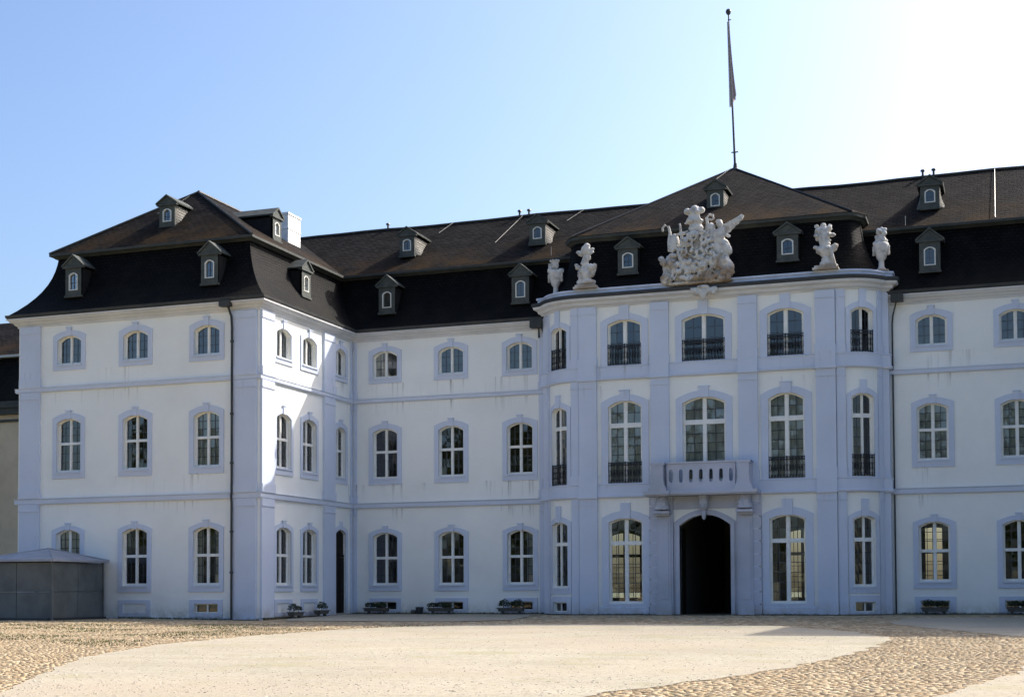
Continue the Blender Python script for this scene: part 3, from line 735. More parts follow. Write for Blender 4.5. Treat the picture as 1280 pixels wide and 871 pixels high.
for c in (15.38, 23.12): dormer(shift(FR, -.68), c, 16.7, 1.0, 1.68, 1.4)
dormer(shift(FS, -.5), 5.5, 16.1, .94, 1.78, 1.6)
dormer(shift(FL, -2.5), -6.72, 19.5, .9, 1.5, 3.0, .35)
for c in (2.14, 9.6, 29.4): dormer(shift(FM, -2.35), c, 19.42, .88, 1.48, 3.0, .35)
dormer(shift(FR, -3.0), 19.25, 19.95, .84, 1.5, 3.0, .35)
dormer(shift(FS, -2.5), 6.1, 19.25, .88, 1.6, 3.4, .0)

# ---- chimney, ridge pipes, lightning rods, downpipes
mb = MB(); FX = lambda x, y, z: (x, y, z)
Fb = lambda s, z, d: (s, d, z)
mb.box(Fb, -5.3, -4.0, 19.5, 21.75, 10.0, 11.4); mb.box(Fb, -5.33, -3.97, 20.95, 21.0, 9.97, 11.43); mb.box(Fb, -5.34, -3.96, 21.75, 21.86, 9.96, 11.44)
mb.build('chimney', M['chimney'], palace)
for x in (-.8, 7.24, 7.79, 28.86, 29.39):
    mb = MB(); z = 21.9; mb.tube([(x, 16, z), (x, 16, z+.42)], .06, 8); mb.tube([(x, 16, z+.42), (x, 16, z+.5)], .13, 8, .1); mb.build('vent_pipe', M['pole'], palace)
def cable(pts):
    mb = MB(); mb.tube(pts, .014, 5); mb.build('lightning_cable', M['cable'], palace)
cable([(7.44, 15.9, 22.03), (6.93, D+3.2, 19.9)]); cable([(11.0, 15.9, 22.05), (10.4, 14.7, 21.2)]); cable([(3.3, 15.9, 22.05), (2.9, 14.7, 21.2)])
cable([(32.3, 15.9, 22.05), (32.35, D+.9, 18.32)]); cable([(-7.1, 5.1, 21.75), (-7.5, 4.2, 21.0), (-8.0, 3.6, 20.55)]); cable([(19.1, 16.0, 23.5), (18.55, 14.9, 22.7)])
for x, y, z in ((14.9, D+.9, 18.3), (10.9, D+.7, 18.3), (28.35, D+.9, 18.3)): cable([(x, y, z), (x, y, z+.45)])
mb = MB(); mb.tube([(-1.6, -.42, 14.85), (-1.5, -.3, 14.5), (-1.4, -.22, 14.1), (-1.38, -.2, 13.6), (-1.38, -.2, 5.9), (-1.38, -.24, 5.7), (-1.38, -.2, 5.4), (-1.38, -.2, -.1)], .055, 8)
mb.box(Fb, -1.85, -1.3, 14.55, 14.83, -.62, -.3)
for z in (12.9, 9.5, 7.2, 4.0, 2.1): mb.tube([(-1.38, -.2, z), (-1.38, -.2, z+.09)], .085, 8)
mb.build('downpipe', M['gutter'], palace)
mb = MB(); mb.tube([(28.05, 9.2, 14.8), (27.95, 9.3, 14.35), (27.8, 9.55, 13.9), (27.76, 9.6, 13.5), (27.76, 9.6, 5.9), (27.76, 9.58, .0)], .035, 8); mb.box(Fb, 27.75, 28.3, 14.45, 14.8, 8.95, 9.4)
mb.build('downpipe', M['gutter'], palace)
mb = MB(); mb.tube([(10.55, 9.1, 14.8), (10.75, 9.3, 14.4), (10.86, 9.55, 13.9)], .06, 8); mb.box(Fb, 10.2, 10.8, 14.4, 14.85, 8.95, 9.4); mb.tube([(10.6, 9.2, 14.4), (10.62, 9.2, 13.9)], .04, 6, .06)
mb.build('downpipe', M['gutter'], palace)

# ---- gate with portal and balcony
mb = MB(); mb.ring(FR, outline(RC, 1.22, -.1, 4.28, .5, 14), outline(RC, 1.4, -.105, 4.36, .56, 14), -.3, .12)
mb.ring(FR, outline(RC, 1.4, -.1, 4.36, .56, 14), outline(RC, 1.5, -.105, 4.42, .6, 14), 0, .06)
portal = mb.build('portal', M['stone_grey'], palace)
mb = MB()
for sg in (-1, 1):
    for a, b in ((1.52, 2.0),): mb.box(FR, *sorted((RC+sg*a, RC+sg*b)), -.1, 5.65, 0, .16)
    a, b = sorted((RC+sg*1.62, RC+sg*2.28))
    mb.box(FR, a-.04, b+.04, -.1, .5, .16, .28); mb.box(FR, a, b, .5, 4.8, .16, .22); mb.box(FR, a+.1, b-.1, .8, 4.5, .22, .25); mb.box(FR, a-.05, b+.05, .5, .58, .22, .28)
    z = .0
    a, b = sorted((RC+sg*2.0, RC+sg*2.66))
    while z < 5.5: mb.box(FR, a, b, z, z+.53, 0, .16); z += .585
mb.box(FR, RC-1.52, RC+1.52, 5.05, 5.64, .0, .05)
mb.build('portal_pilasters', M['stone_grey'], portal)
# keystone mask and corbels
def blobmesh(name, blobs, tubes, mat, parent, voxel=.04, disp=.03, tex=.12, extra=None):
    bm = bmesh.new()
    for (x, y, z, rx, ry, rz, *rot) in blobs:
        m = Matrix.Translation((x, y, z)) @ (Matrix.Rotation(math.radians(rot[0]), 4, 'Y') if rot else Matrix.Identity(4)) @ Matrix.Diagonal((rx, ry, rz, 1))
        bmesh.ops.create_icosphere(bm, subdivisions=2, radius=1, matrix=m)
    mb = MB()
    for pts, r, r2 in tubes: mb.tube(pts, r, 8, r2)
    if extra: extra(mb)
    if mb.v:
        vv = [bm.verts.new(v) for v in mb.v]
        for f in mb.f:
            try: bm.faces.new([vv[i] for i in f])
            except ValueError: pass
    bmesh.ops.recalc_face_normals(bm, faces=bm.faces)
    me = bpy.data.meshes.new(name); bm.to_mesh(me); bm.free(); me.materials.append(mat)
    o = bpy.data.objects.new(name, me); col.objects.link(o)
    if parent is not None: o.parent = parent
    r = o.modifiers.new('remesh', 'REMESH'); r.mode = 'VOXEL'; r.voxel_size = voxel; r.use_smooth_shade = True
    if disp:
        t = bpy.data.textures.new(name, 'CLOUDS'); t.noise_scale = tex; t.noise_depth = 2
        d = o.modifiers.new('displace', 'DISPLACE'); d.texture = t; d.strength = disp*2; d.mid_level = .5; d.texture_coords = 'LOCAL'
    return o
def stretch(f, c, zc, k): return f
blobmesh('keystone_mask', [(RC, 7.7, 5.2, .2, .2, .26), (RC, 7.55, 5.15, .1, .12, .14), (RC-.12, 7.6, 5.35, .1, .1, .1), (RC+.12, 7.6, 5.35, .1, .1, .1), (RC, 7.75, 4.75, .11, .14, .25)],
         [([(RC, 7.75, 5.65), (RC, 7.7, 5.3)], .27, .2)], M['stone_grey'], portal, .03, .02)
for sg in (-1, 1):
    x = RC+sg*1.97
    blobmesh('corbel', [(x, 7.55, 5.2, .3, .22, .22), (x, 7.5, 5.1, .38, .2, .1), (x-.2, 7.42, 5.28, .1, .1, .1), (x+.15, 7.4, 5.3, .1, .1, .1)],
             [([(x, 7.6, 5.64), (x, 7.6, 5.35), (x, 7.58, 5.0)], .24, .36)], M['stone_grey'], portal, .035, .02)
    mb = MB(); mb.box(FR, x-.4, x+.4, 4.84, 4.95, 0, .72); mb.box(FR, x-.36, x+.36, 4.74, 4.84, 0, .5); mb.build('corbel_base', M['stone_grey'], portal)
# balcony
mb = MB(); FB = frame_line((0, 7.02), (1, 7.02))
mb.box(FB, RC-2.55, RC+2.55, 5.72, 5.84, -.98, .1); mb.box(FB, RC-2.45, RC+2.45, 5.66, 5.72, -.98, .02)
for sg in (-1, 1):
    a, b = sorted((RC+sg*1.45, RC+sg*2.68)); mb.box(FB, a, b, 5.705, 5.865, -.99, .24); mb.box(FB, a+.05, b-.05, 5.645, 5.705, -.99, .12)
balc = mb.build('balcony', M['stone_grey'], palace)
# pierced balustrade: a stone slab with seven oval openings
mb = MB(); Fp = shift(FB, -.1); z0, z1 = 5.86, 7.14; x0, x1 = RC-1.62, RC+1.62
cs = [x0+.2+(x1-x0-.4)*i/6 for i in range(7)]; ed = [x0]+[(a+b)/2 for a, b in zip(cs, cs[1:])]+[x1]
for i, c in enumerate(cs):
    def oval(n=16): return [(c+.095*math.cos(a)*(1 if 1 else 1), 6.56+.16*(1 if math.sin(a) > .01 else (-1 if math.sin(a) < -.01 else 0))+.15*math.sin(a)) for a in [math.pi*1.25-2*math.pi*k/n for k in range(n)]]
    ov = oval(); a, b = ed[i], ed[i+1]
    oc = []
    for k in range(16):
        an = math.pi*1.25-2*math.pi*k/16; dx, dz = math.cos(an), math.sin(an); q = max(abs(dx), abs(dz)); dx /= q; dz /= q
        oc.append((c+(dx*(b-c) if dx > 0 else dx*(c-a)), (z0+z1)/2+dz*(z1-z0)/2))
    mb.ring(Fp, ov, oc, -.14, 0, True)
mb.build('balustrade', M['stone_grey'], balc)
mb = MB(); mb.box(FB, RC-1.66, RC+1.66, 7.14, 7.22, -.32, -.04); mb.box(FB, RC-1.66, RC+1.66, 5.845, 5.92, -.3, -.06)
for sg in (-1, 1):
    a, b = sorted((RC+sg*2.2, RC+sg*2.3)); mb.box(lambda s, z, d: (s, d, z), a, b, 5.87, 7.14, 7.1, 7.85); mb.box(lambda s, z, d: (s, d, z), a-.05, b+.05, 7.14, 7.2, 7.1, 7.85)
mb.build('handrail', M['stone_grey'], balc)
for sg in (-1, 1):
    mb = MB(); c = RC+sg*2.02
    for z0_, z1_, w_ in ((5.87, 6.02, .42), (6.02, 6.12, .37), (6.12, 6.3, .31), (6.3, 7.08, .27), (7.08, 7.2, .33)): mb.box(FB, c-w_, c+w_, z0_, z1_, -.5, .02+w_*.4)
    mb.build('pedestal', M['stone_grey'], balc)
# passage behind the gate with two open oak leaves
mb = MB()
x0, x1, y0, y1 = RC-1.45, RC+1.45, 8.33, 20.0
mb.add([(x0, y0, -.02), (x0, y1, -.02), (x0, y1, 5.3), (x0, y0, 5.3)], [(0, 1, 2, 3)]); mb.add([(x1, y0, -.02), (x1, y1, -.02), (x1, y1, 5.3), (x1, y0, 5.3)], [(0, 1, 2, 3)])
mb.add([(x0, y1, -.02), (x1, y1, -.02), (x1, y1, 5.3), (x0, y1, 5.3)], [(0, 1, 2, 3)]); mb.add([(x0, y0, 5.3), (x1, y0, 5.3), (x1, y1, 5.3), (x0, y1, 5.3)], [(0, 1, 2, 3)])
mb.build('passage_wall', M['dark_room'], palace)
for sg in (-1, 1):
    mb = MB(); x = RC+sg*1.38
    fb_ = lambda s, z, d: (x-sg*d, 8.45+s, z)
    mb.box(fb_, 0, 1.2, .02, 4.2, 0, .07)
    for j in range(4): mb.box(fb_, .12, 1.08, .2+j, 1.05+j, .07, .1)
    g = mb.build('gate_leaf', M['wood'], palace)

# ------------------------------------------------------------------ parapet sculpture (each stands on the parapet)
def coat(o):
    Z0 = 15.84; Y = 7.72
    L = lambda zx, zy: ((zx-435)/164+19.28, (742-zy)/164+15.72)
    bl = []; tb = []
    def B(zx, zy, rx, rz, ry=.2, y=0, rot=0): x, z = L(zx, zy); bl.append((x, Y+y, z, rx/164, ry, rz/164, rot))
    def T(pts, r, r2, y=0): tb.append(([(L(a, b)[0], Y+y, L(a, b)[1]) for a, b in pts], r/164, r2/164))
    return B, T, bl, tb, Y
B, T, bl, tb, Y = coat(None)
crest = empty('heraldic_sculpture', (19.3, 7.72, 15.84), 'large weathered stone coat of arms with plumed crown and winged angel at the parapet centre', 'sculpture')
# bodies: base of rocks and scrolls
B(180, 600, 62, 105, .2, 0, 8); B(160, 680, 45, 60, .3); B(250, 660, 60, 75, .2); B(330, 700, 80, 48, .2); B(440, 700, 90, 45, .2); B(560, 690, 95, 48, .2); B(640, 650, 42, 70, .3); B(590, 600, 60, 80, .32)
B(110, 535, 30, 22, .14, 0, 35); B(120, 700, 20, 30, .2); B(210, 520, 45, 26, .2, -.05); B(430, 745, 230, 16, .3); B(300, 600, 45, 55, .2, -.08); B(330, 640, 40, 30, .2, -.25, 40); B(270, 740, 130, 18, .3); B(560, 742, 120, 16, .3)
T([(205, 700), (215, 640), (260, 600), (330, 640), (360, 700), (420, 705)], 16, 12, -.3); T([(480, 690), (520, 640), (560, 560), (600, 520)], 18, 12, -.3); T([(270, 560), (250, 500), (300, 450), (330, 470)], 14, 9, -.25)
T([(640, 600), (665, 640), (680, 690), (640, 710), (600, 715)], 12, 9, -.15)
ext = crest
def piece(name, voxel=.045, disp=.045):
    global bl, tb
    o = blobmesh(name, [(a[0]-19.3, a[1]-7.72, a[2]-15.84, *a[3:]) for a in bl], [([(p[0]-19.3, p[1]-7.72, p[2]-15.84) for p in pts], r, r2) for pts, r, r2 in tb], M['sculpt'], crest, voxel, disp, .1)
    bl.clear(); tb.clear(); return o
rb = random.Random(3)
for _ in range(46): B(rb.uniform(120, 670), rb.uniform(560, 735), rb.uniform(14, 34), rb.uniform(12, 30), rb.uniform(.1, .2), rb.uniform(-.34, -.2), rb.uniform(-50, 50))
for k in range(7): T([(150+70*k, 720), (170+70*k, 690-12*(k % 3)), (200+70*k, 700), (195+70*k, 722)], 11, 8, -.36)
piece('rockwork_base', .03, .05)
# cartouche shield
B(400, 450, 112, 118, .17); B(385, 560, 95, 85, .18); B(460, 470, 50, 110, .15); B(330, 470, 50, 85, .15)
for a in range(0, 360, 24):
    r = math.radians(a); B(400+118*math.cos(r), 470-118*math.sin(r), 22, 22, .12, -.18)
for a in range(0, 360, 45):
    r = math.radians(a); B(400+60*math.cos(r), 450-65*math.sin(r), 16, 20, .1, -.3)
T([(330, 400), (400, 360), (470, 400), (490, 470), (450, 540), (380, 550), (320, 510), (315, 440), (330, 400)], 12, 12, -.28)
T([(360, 430), (400, 405), (440, 430), (440, 480), (400, 500), (365, 470), (360, 430)], 8, 8, -.33)
B(440, 650, 55, 38, .25, -.1); B(440, 630, 34, 22, .2, -.3); B(520, 600, 36, 60, .2, -.18, -20); B(360, 640, 40, 30, .2, -.2, 30)
B(300, 590, 24, 60, .16, -.2, -25); B(265, 480, 30, 60, .2, 0, 12)
for _ in range(34):
    a = rb.uniform(0, 6.3); r = rb.uniform(.75, 1.1); B(395+130*r*math.cos(a), 500-150*r*math.sin(a), rb.uniform(9, 20), rb.uniform(10, 26), .12, rb.uniform(-.3, -.18), rb.uniform(-60, 60))
T([(300, 600), (270, 540), (290, 480), (325, 500), (310, 540)], 10, 7, -.36); T([(500, 600), (540, 540), (510, 480), (480, 500), (490, 540)], 10, 7, -.36); T([(340, 620), (400, 590), (460, 620)], 10, 10, -.36)
piece('cartouche', .028, .045)
# crown with plumes
B(385, 315, 60, 42, .3); B(375, 260, 72, 28, .32); B(372, 215, 48, 38, .24); B(320, 178, 30, 26, .2); B(378, 162, 34, 28, .22); B(430, 176, 28, 27, .2); B(350, 185, 26, 22, .2, -.12); B(405, 192, 26, 20, .2, -.12)
T([(310, 285), (330, 245), (420, 240), (445, 275)], 12, 12, -.2)
piece('plumed_crown', .035, .02)
# left: crozier head and feathered crest
T([(175, 480), (172, 400), (180, 330), (170, 285), (140, 268), (120, 290), (122, 320)], 15, 8); B(185, 430, 22, 60, .14); B(215, 420, 40, 70, .2, 0, 10); B(215, 370, 30, 28, .16); T([(240, 355), (330, 335)], 10, 9, -.1); T([(275, 400), (262, 270)], 10, 9, -.1); B(290, 350, 22, 16, .1, -.1)
T([(190, 460), (215, 430), (245, 450)], 12, 9, -.15); T([(195, 490), (225, 460), (255, 480)], 12, 9, -.15)
for k in range(5): T([(180, 395+22*k), (205, 375+22*k), (235, 385+22*k), (248, 405+22*k)], 7, 5, -.14)
piece('crozier', .03, .015)
# top right scroll
T([(465, 340), (475, 290), (470, 240), (490, 218), (520, 225), (525, 250), (505, 262), (492, 250)], 12, 8); B(505, 320, 30, 40, .18); B(520, 380, 34, 60, .2)
piece('scroll', .035, .015)
# angel with raised wing
B(572, 298, 27, 30, .17); B(566, 276, 28, 16, .17, .02); B(570, 400, 42, 75, .24); B(590, 345, 30, 28, .18); B(610, 480, 44, 70, .24, 0, -15); B(640, 510, 28, 38, .18); B(555, 500, 44, 80, .24); B(600, 570, 44, 60, .26, 0, -10)
T([(590, 350), (620, 390), (655, 408)], 17, 12, -.1); T([(600, 430), (635, 470), (655, 500)], 17, 11, -.05); T([(545, 360), (525, 420), (545, 460)], 14, 10, -.15)
piece('angel', .035, .025)
def wing_shape(mb):
    o2 = [(580, 338), (600, 305), (640, 283), (690, 262), (738, 233), (757, 246), (746, 272), (722, 290), (712, 306), (690, 318), (680, 334), (662, 344), (650, 362), (622, 372)]
    n = len(o2); P = [(L_(a, b)[0]-19.3, .12, L_(a, b)[1]-15.84) for a, b in o2]
    mb.add([(x, y-.06, z) for x, y, z in P]+[(x, y+.06, z) for x, y, z in P], [tuple(range(n)), tuple(range(n, 2*n))[::-1]]+[(k, (k+1) % n, n+(k+1) % n, n+k) for k in range(n)])
    for k in range(9):
        t = k/8; a = (600+125*t, 300-55*t); b = (a[0]+14+10*t, a[1]+52-28*t)
        mb.tube([(L_(*a)[0]-19.3, .05, L_(*a)[1]-15.84), (L_(*b)[0]-19.3, .05, L_(*b)[1]-15.84)], .035, 6, .03)
L_ = lambda zx, zy: ((zx-435)/164+19.28, (742-zy)/164+15.72)
blobmesh('wing', [], [], M['sculpt'], crest, .025, .008, extra=wing_shape)

# small rocaille on the cornice under the crest
o = blobmesh('rocaille_ornament', [(19.35-.5+.12*i, 7.5-.06*math.sin(i), 15.25+.08*math.sin(i*2.2), .13, .14, .15) for i in range(10)]+[(19.35, 7.42, 15.1, .16, .16, .3), (19.35, 7.42, 15.45, .3, .14, .1), (18.9, 7.45, 15.35, .2, .1, .08, 20), (19.8, 7.45, 15.35, .2, .1, .08, -20)],
              [([(19.35+.2*k, 7.4, 15.5), (19.35+.34*k, 7.38, 15.3), (19.35+.1*k, 7.4, 15.1)], .05, .03) for k in (-1, 1)], M['sculpt'], palace, .03, .02)

def vase(name, loc, label, kind):
    """kind 0: tall vase with ornate top; 1: vase with big flower bunch"""
    t = empty(name, loc, label, 'vase', 'stone vases on the ends of the parapet')
    h = [(.30, 0), (.30, .12), (.24, .14), (.16, .22), (.13, .3), (.12, .55), (.16, .6), (.2, .64), (.27, .85), (.33, 1.1), (.36, 1.25), (.34, 1.36), (.28, 1.4)]
    mb = MB(); mb.lathe((0, 0, 0), h, 18); mb.box(Fb, -.33, .33, -.0, .1, -.3, .3); mb.build('vase_body', M['sculpt'], t, True)
    rnd = random.Random(kind+3); bl = []
    if kind == 0:
        for i in range(16): a = i*.8; bl.append((.33*math.cos(a), .28*math.sin(a), 1.32+.1*math.sin(i*1.7), .1, .1, .1))
        for i in range(12): a = i*.9; bl.append((-.02+.25*math.cos(a), .22*math.sin(a), 1.55+.09*(i % 4), .1, .1, .1))
        bl = bl[:16]+[(-.05+.2*math.cos(k*.9), .17*math.sin(k*.9), 1.88, .07, .07, .07) for k in range(7)]+[(-.27, -.05, 1.5+.1*k, .12, .1, .05, 20) for k in range(3)]+[(-.05, 0, 1.65, .22, .19, .26)]
    else:
        for i in range(34): a = rnd.uniform(0, 6.3); r = rnd.uniform(.1, .33); z = rnd.uniform(1.3, 1.95); k = 1-(z-1.3)*.6; bl.append((r*math.cos(a)*k, r*.8*math.sin(a)*k, z, .1, .1, .1))
        bl += [(0, 0, 1.5, .24, .2, .3), (-.13, 0, 2.0, .1, .1, .1), (.03, 0, 2.04, .1, .1, .1), (.18, 0, 2.0, .1, .1, .1)]
    blobmesh('flowers', bl, [], M['sculpt'], t, .03, .015, .06)
    # garlands at the sides
    for s in (-1, 1): blobmesh('garland', [(.33*s, -.05, 1.2-.07*i, .07, .08, .07) for i in range(6)], [], M['sculpt'], t, .03, .01)
    return t
vase('stone_vase', (11.5, 9.25, 15.84), 'stone vase with ruffled top at the far left end of the parapet', 0)
vase('stone_vase', (27.35, 9.2, 15.84), 'stone vase heaped with round flowers at the right end of the parapet', 1)
def trophy(loc, label, kind):
    t = empty('parapet_sculpture', loc, label, 'sculpture', 'stone trophies above the outer pilasters')
    mb = MB(); mb.box(Fb, -.58, .58, -.0, .1, -.35, .35); mb.box(Fb, -.5, .5, .1, .2, -.3, .3); mb.build('base', M['sculpt'], t)
    if kind == 0:
        blobmesh('trophy', [(0, 0, .7, .26, .22, .5), (.2, 0, 1.05, .34, .22, .2), (-.3, 0, .75, .14, .14, .3), (-.42, 0, 1.1, .16, .12, .1, -30), (-.5, 0, 1.22, .1, .1, .1), (.42, 0, 1.15, .12, .12, .1), (.35, 0, .85, .12, .12, .3, 15), (-.3, 0, .35, .2, .2, .18), (.1, 0, .35, .4, .28, .14), (-.15, -.15, .95, .12, .1, .2), (.05, -.2, .75, .14, .08, .2)],
                 [([(-.1, 0, 1.2), (-.02, 0, 1.5), (-.02, 0, 1.7)], .2, .14), ([(-.25, -.1, .3), (-.3, -.15, .8), (-.1, -.15, 1.2)], .06, .05)], M['sculpt'], t, .03, .03, .08)
        blobmesh('plume', [(-.02, 0, 1.95, .24, .16, .26), (.06, 0, 2.16, .16, .12, .1, 20), (-.3, 0, 1.78, .2, .12, .13, 35), (-.4, 0, 1.85, .12, .1, .08), (.2, 0, 1.75, .1, .1, .08), (.32, 0, 1.95, .1, .08, .08), (.3, 0, 1.8, .1, .08, .07), (.12, 0, 1.55, .12, .1, .16)], [], M['sculpt'], t, .03, .02, .08)
    else:
        blobmesh('trophy', [(0, 0, .3, .3, .26, .2), (0, 0, .5, .22, .2, .22), (-.05, 0, .95, .42, .3, .26), (-.02, 0, .85, .3, .26, .25), (-.45, 0, 1.1, .13, .12, .1), (.42, 0, 1.1, .15, .14, .14), (.3, 0, .95, .2, .15, .12), (.3, 0, .35, .1, .14, .3, -20), (.42, 0, .2, .14, .14, .08)],
                 [([(.25, -.1, .9), (.3, -.1, .6), (.4, -.1, .2)], .08, .1), ([(0, 0, 1.15), (-.08, 0, 1.4), (-.1, 0, 1.6)], .24, .26)], M['sculpt'], t, .03, .02, .08)
        rnd = random.Random(5)
        blobmesh('plume', [(-.12+rnd.uniform(-.3, .34), rnd.uniform(-.15, .15), 1.75+rnd.uniform(-.25, .35)*(1), .11, .1, .1) for i in range(26)]+[(-.1, 0, 1.75, .3, .2, .3), (-.1, 0, 2.1, .14, .12, .12), (.3, 0, 1.62, .16, .12, .1), (-.42, 0, 1.8, .08, .08, .12), (.05, 0, 1.42, .22, .14, .08, 10)], [], M['sculpt'], t, .03, .02, .08)
    return t
trophy((13.53, 7.8, 15.84), 'stone trophy sculpture topped with a plume, second ornament from the left on the parapet', 0)
trophy((25.0, 7.8, 15.84), 'round bellied stone trophy with helmet and curled plume on the parapet right of the arms', 1)

# ------------------------------------------------------------------ flagpole and flag
fp = empty('flagpole', (19.3, 16.2, 23.5), 'tall dark flagpole with ball finial standing on the central roof peak', 'flagpole')
top = Vector((-.28, 0, 8.45))
mb = MB(); mb.tube([(0, 0, -.2), tuple(top)], .065, 10, .035); mb.build('pole', M['pole'], fp)
mb = MB(); mb.lathe((0, 0, -.15), [(.2, 0), (.2, .1), (.12, .2), (.09, .45)], 10); mb.box(Fb, -.2, .16, .88, .93, -.03, .03); mb.build('pole_foot', M['pole'], fp)
mb = MB(); mb.lathe((top.x, 0, top.z-.05), [(.03, -.1), (.12, .0), (.15, .1), (.12, .2), (.03, .26)], 10); mb.box(Fb, top.x-.04, top.x+.14, top.z-.42, top.z-.38, -.02, .02); mb.build('finial', M['pole'], fp)
fl_ = []; fuv = []; nu, nv = 14, 22
for j in range(nv+1):
    t = j/nv; z = 8.0-4.6*t-.1; x = -.28*z/8.45
    for i in range(nu+1):
        s = i/nu; wdt = .1+.24*t**1.3
        xx = x-.06-.1*t+wdt*s*1.25; yy = -.09+.09*math.sin(s*16+t*2)*(.5+t); zz = z-.35*t*math.sin(s*3.1)*(1-s)+ (.55*s*t*t)
        fl_.append((19.3+xx, 16.1+yy, 23.5+zz)); fuv.append((s, t))
o = obj('flag', fl_, [(j*(nu+1)+i, j*(nu+1)+i+1, (j+1)*(nu+1)+i+1, (j+1)*(nu+1)+i) for j in range(nv) for i in range(nu)], M['flag'], None, True, uv=fuv)
tag(o, 'limp pale flag hanging in folds down the tall roof flagpole', 'flag')

# ------------------------------------------------------------------ ground
YK = [-600, -60, -13, -4, 0, 9.7, 600]; ZK = [-.3, -.25, -.2, -.15, -.1, .06, .06]
def prof(y): return float(np.interp(y, YK, ZK))
def gz(x, y): wgt = min(1, max(.15, (x+9)/9)); return prof(y)*wgt
def sheet(name, xfun, y0, y1, dz, mat, nx=10, dy=.6, kind='structure', extra=()):
    ys = sorted(set([y0, y1]+[y for y in YK if y0 < y < y1]+[y0+dy*i for i in range(int((y1-y0)/dy)+1)]+list(extra)))
    vs = []; fs = []
    for y in ys:
        a, b = xfun(y)
        for i in range(nx+1): x = a+(b-a)*i/nx; vs.append((x, y, gz(x, y)+dz))
    for j in range(len(ys)-1):
        for i in range(nx): k = j*(nx+1)+i; fs.append((k, k+1, k+nx+2, k+nx+1))
    o = obj(name, vs, fs, mat); o['kind'] = kind; return o
xs = [-500, -60, -20, -9, -8, -7, -6, -5, -4, -3, -2, -1, 0, 20, 40, 60, 500]; ys = YK[:1]+[-200, -100]+YK[1:]+[30, 60]; ys = sorted(set(ys))
vs = [(x, y, gz(x, y)) for y in ys for x in xs]; n = len(xs)
o = obj('ground', vs, [(j*n+i, j*n+i+1, (j+1)*n+i+1, (j+1)*n+i) for j in range(len(ys)-1) for i in range(n-1)], M['field']); o['kind'] = 'structure'
# cobbled court: everything round the gravel oval
court = sheet('cobbled_courtyard', lambda y: (-24, 38.3), -48, 9.6, .02, M['earth'], 40, 1.0, 'structure')
OV = [(-52, 21, 24), (-45, 20.5, 25.5), (-41.2, 19.3, 27.0), (-35.5, 15.9, 28.4), (-31.2, 13.4, 29.2), (-24.4, 10.9, 29.7), (-17.2, 9.75, 29.75), (-14.8, 9.55, 29.4), (-10.4, 9.55, 28.0), (-6.5, 10.7, 25.8), (-4.2, 12.8, 24.2), (-3.0, 15.2, 22.0), (-2.4, 18.5, 19.0)]
oy = [p[0] for p in OV]
def oval_x(y): return float(np.interp(y, oy, [p[1] for p in OV])), float(np.interp(y, oy, [p[2] for p in OV]))
def wobble(y, s): return .3*noise.noise(Vector((y*.9, s, 0)))+.05*noise.noise(Vector((y*4, s, 3)))
sheet('gravel_oval', lambda y: (oval_x(y)[0]+wobble(y, 1), oval_x(y)[1]+wobble(y, 5)), -52, -2.4, .034, M['gravel'], 12, .3)
RG = [(-52, 31), (-37.7, 32.15), (-31.1, 33.2), (-24, 34.2), (-18, 34.2), (-14, 33.2), (-8.8, 31.2), (-3, 28.9), (-1.2, 28.4), (3, 28.4), (5.0, 28.9)]
def rg_x(y): return float(np.interp(y, [p[0] for p in RG], [p[1] for p in RG]))
sheet('gravel_path', lambda y: (rg_x(y)+wobble(y, 9), 38.2), -52, 5.0, .034, M['gravel'], 8, .4)
LG = [(-1.0, 2, 10.0), (1.0, .8, 12), (4.5, .6, 11.5), (7.0, .6, 11)]
sheet('gravel_strip', lambda y: (float(np.interp(y, [p[0] for p in LG], [p[1] for p in LG]))+wobble(y, 4), float(np.interp(y, [p[0] for p in LG], [p[2] for p in LG]))+wobble(y, 7)), -1.0, 7.6, .045, M['gravel'], 8, .4)
# dark, mossy channel at the foot of the walls
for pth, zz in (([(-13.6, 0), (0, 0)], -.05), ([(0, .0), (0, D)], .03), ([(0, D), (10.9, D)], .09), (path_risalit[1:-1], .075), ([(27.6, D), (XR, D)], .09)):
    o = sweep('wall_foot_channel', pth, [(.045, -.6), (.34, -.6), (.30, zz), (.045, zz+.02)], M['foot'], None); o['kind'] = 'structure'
# cobbles
def stone_geo(rx, ry, h, rnd):
    n = 7; a0 = rnd.uniform(0, 6); rr = [rnd.uniform(.8, 1.08) for _ in range(n)]
    ring = lambda k, z: [(rx*k*rr[i]*math.cos(a0+2*math.pi*i/n), ry*k*rr[i]*math.sin(a0+2*math.pi*i/n), z) for i in range(n)]
    v = ring(1, -.02)+ring(.88, h*.88)+[(rnd.uniform(-.01, .01), 0, h)]
    f = [(i, (i+1) % n, n+(i+1) % n, n+i) for i in range(n)]+[(n+i, n+(i+1) % n, 2*n) for i in range(n)]
    return v, f
rnd = random.Random(11); spots = []
def in_gravel(x, y):
    a, b = oval_x(y); k = .45*rnd.random()**2; a += k; b -= k
    if -52 < y < -2.4 and a-.02 < x < b+.02: return True
    if y < 5 and x > rg_x(y)-.02: return True
    if -1 < y < 7.6 and .6 < x < 11.5: return True
    return False
Fc, Rc, _u = cam_axes(.3432, .0375, -.0047)
def visible(x, y):
    d = Vector((x-33.12, y+57.94, -1.3)); z = d.dot(Fc); u = d.dot(Rc)/z*1773.67
    return -660 < u < 660 and z > 18
y = -42.0; row = 0
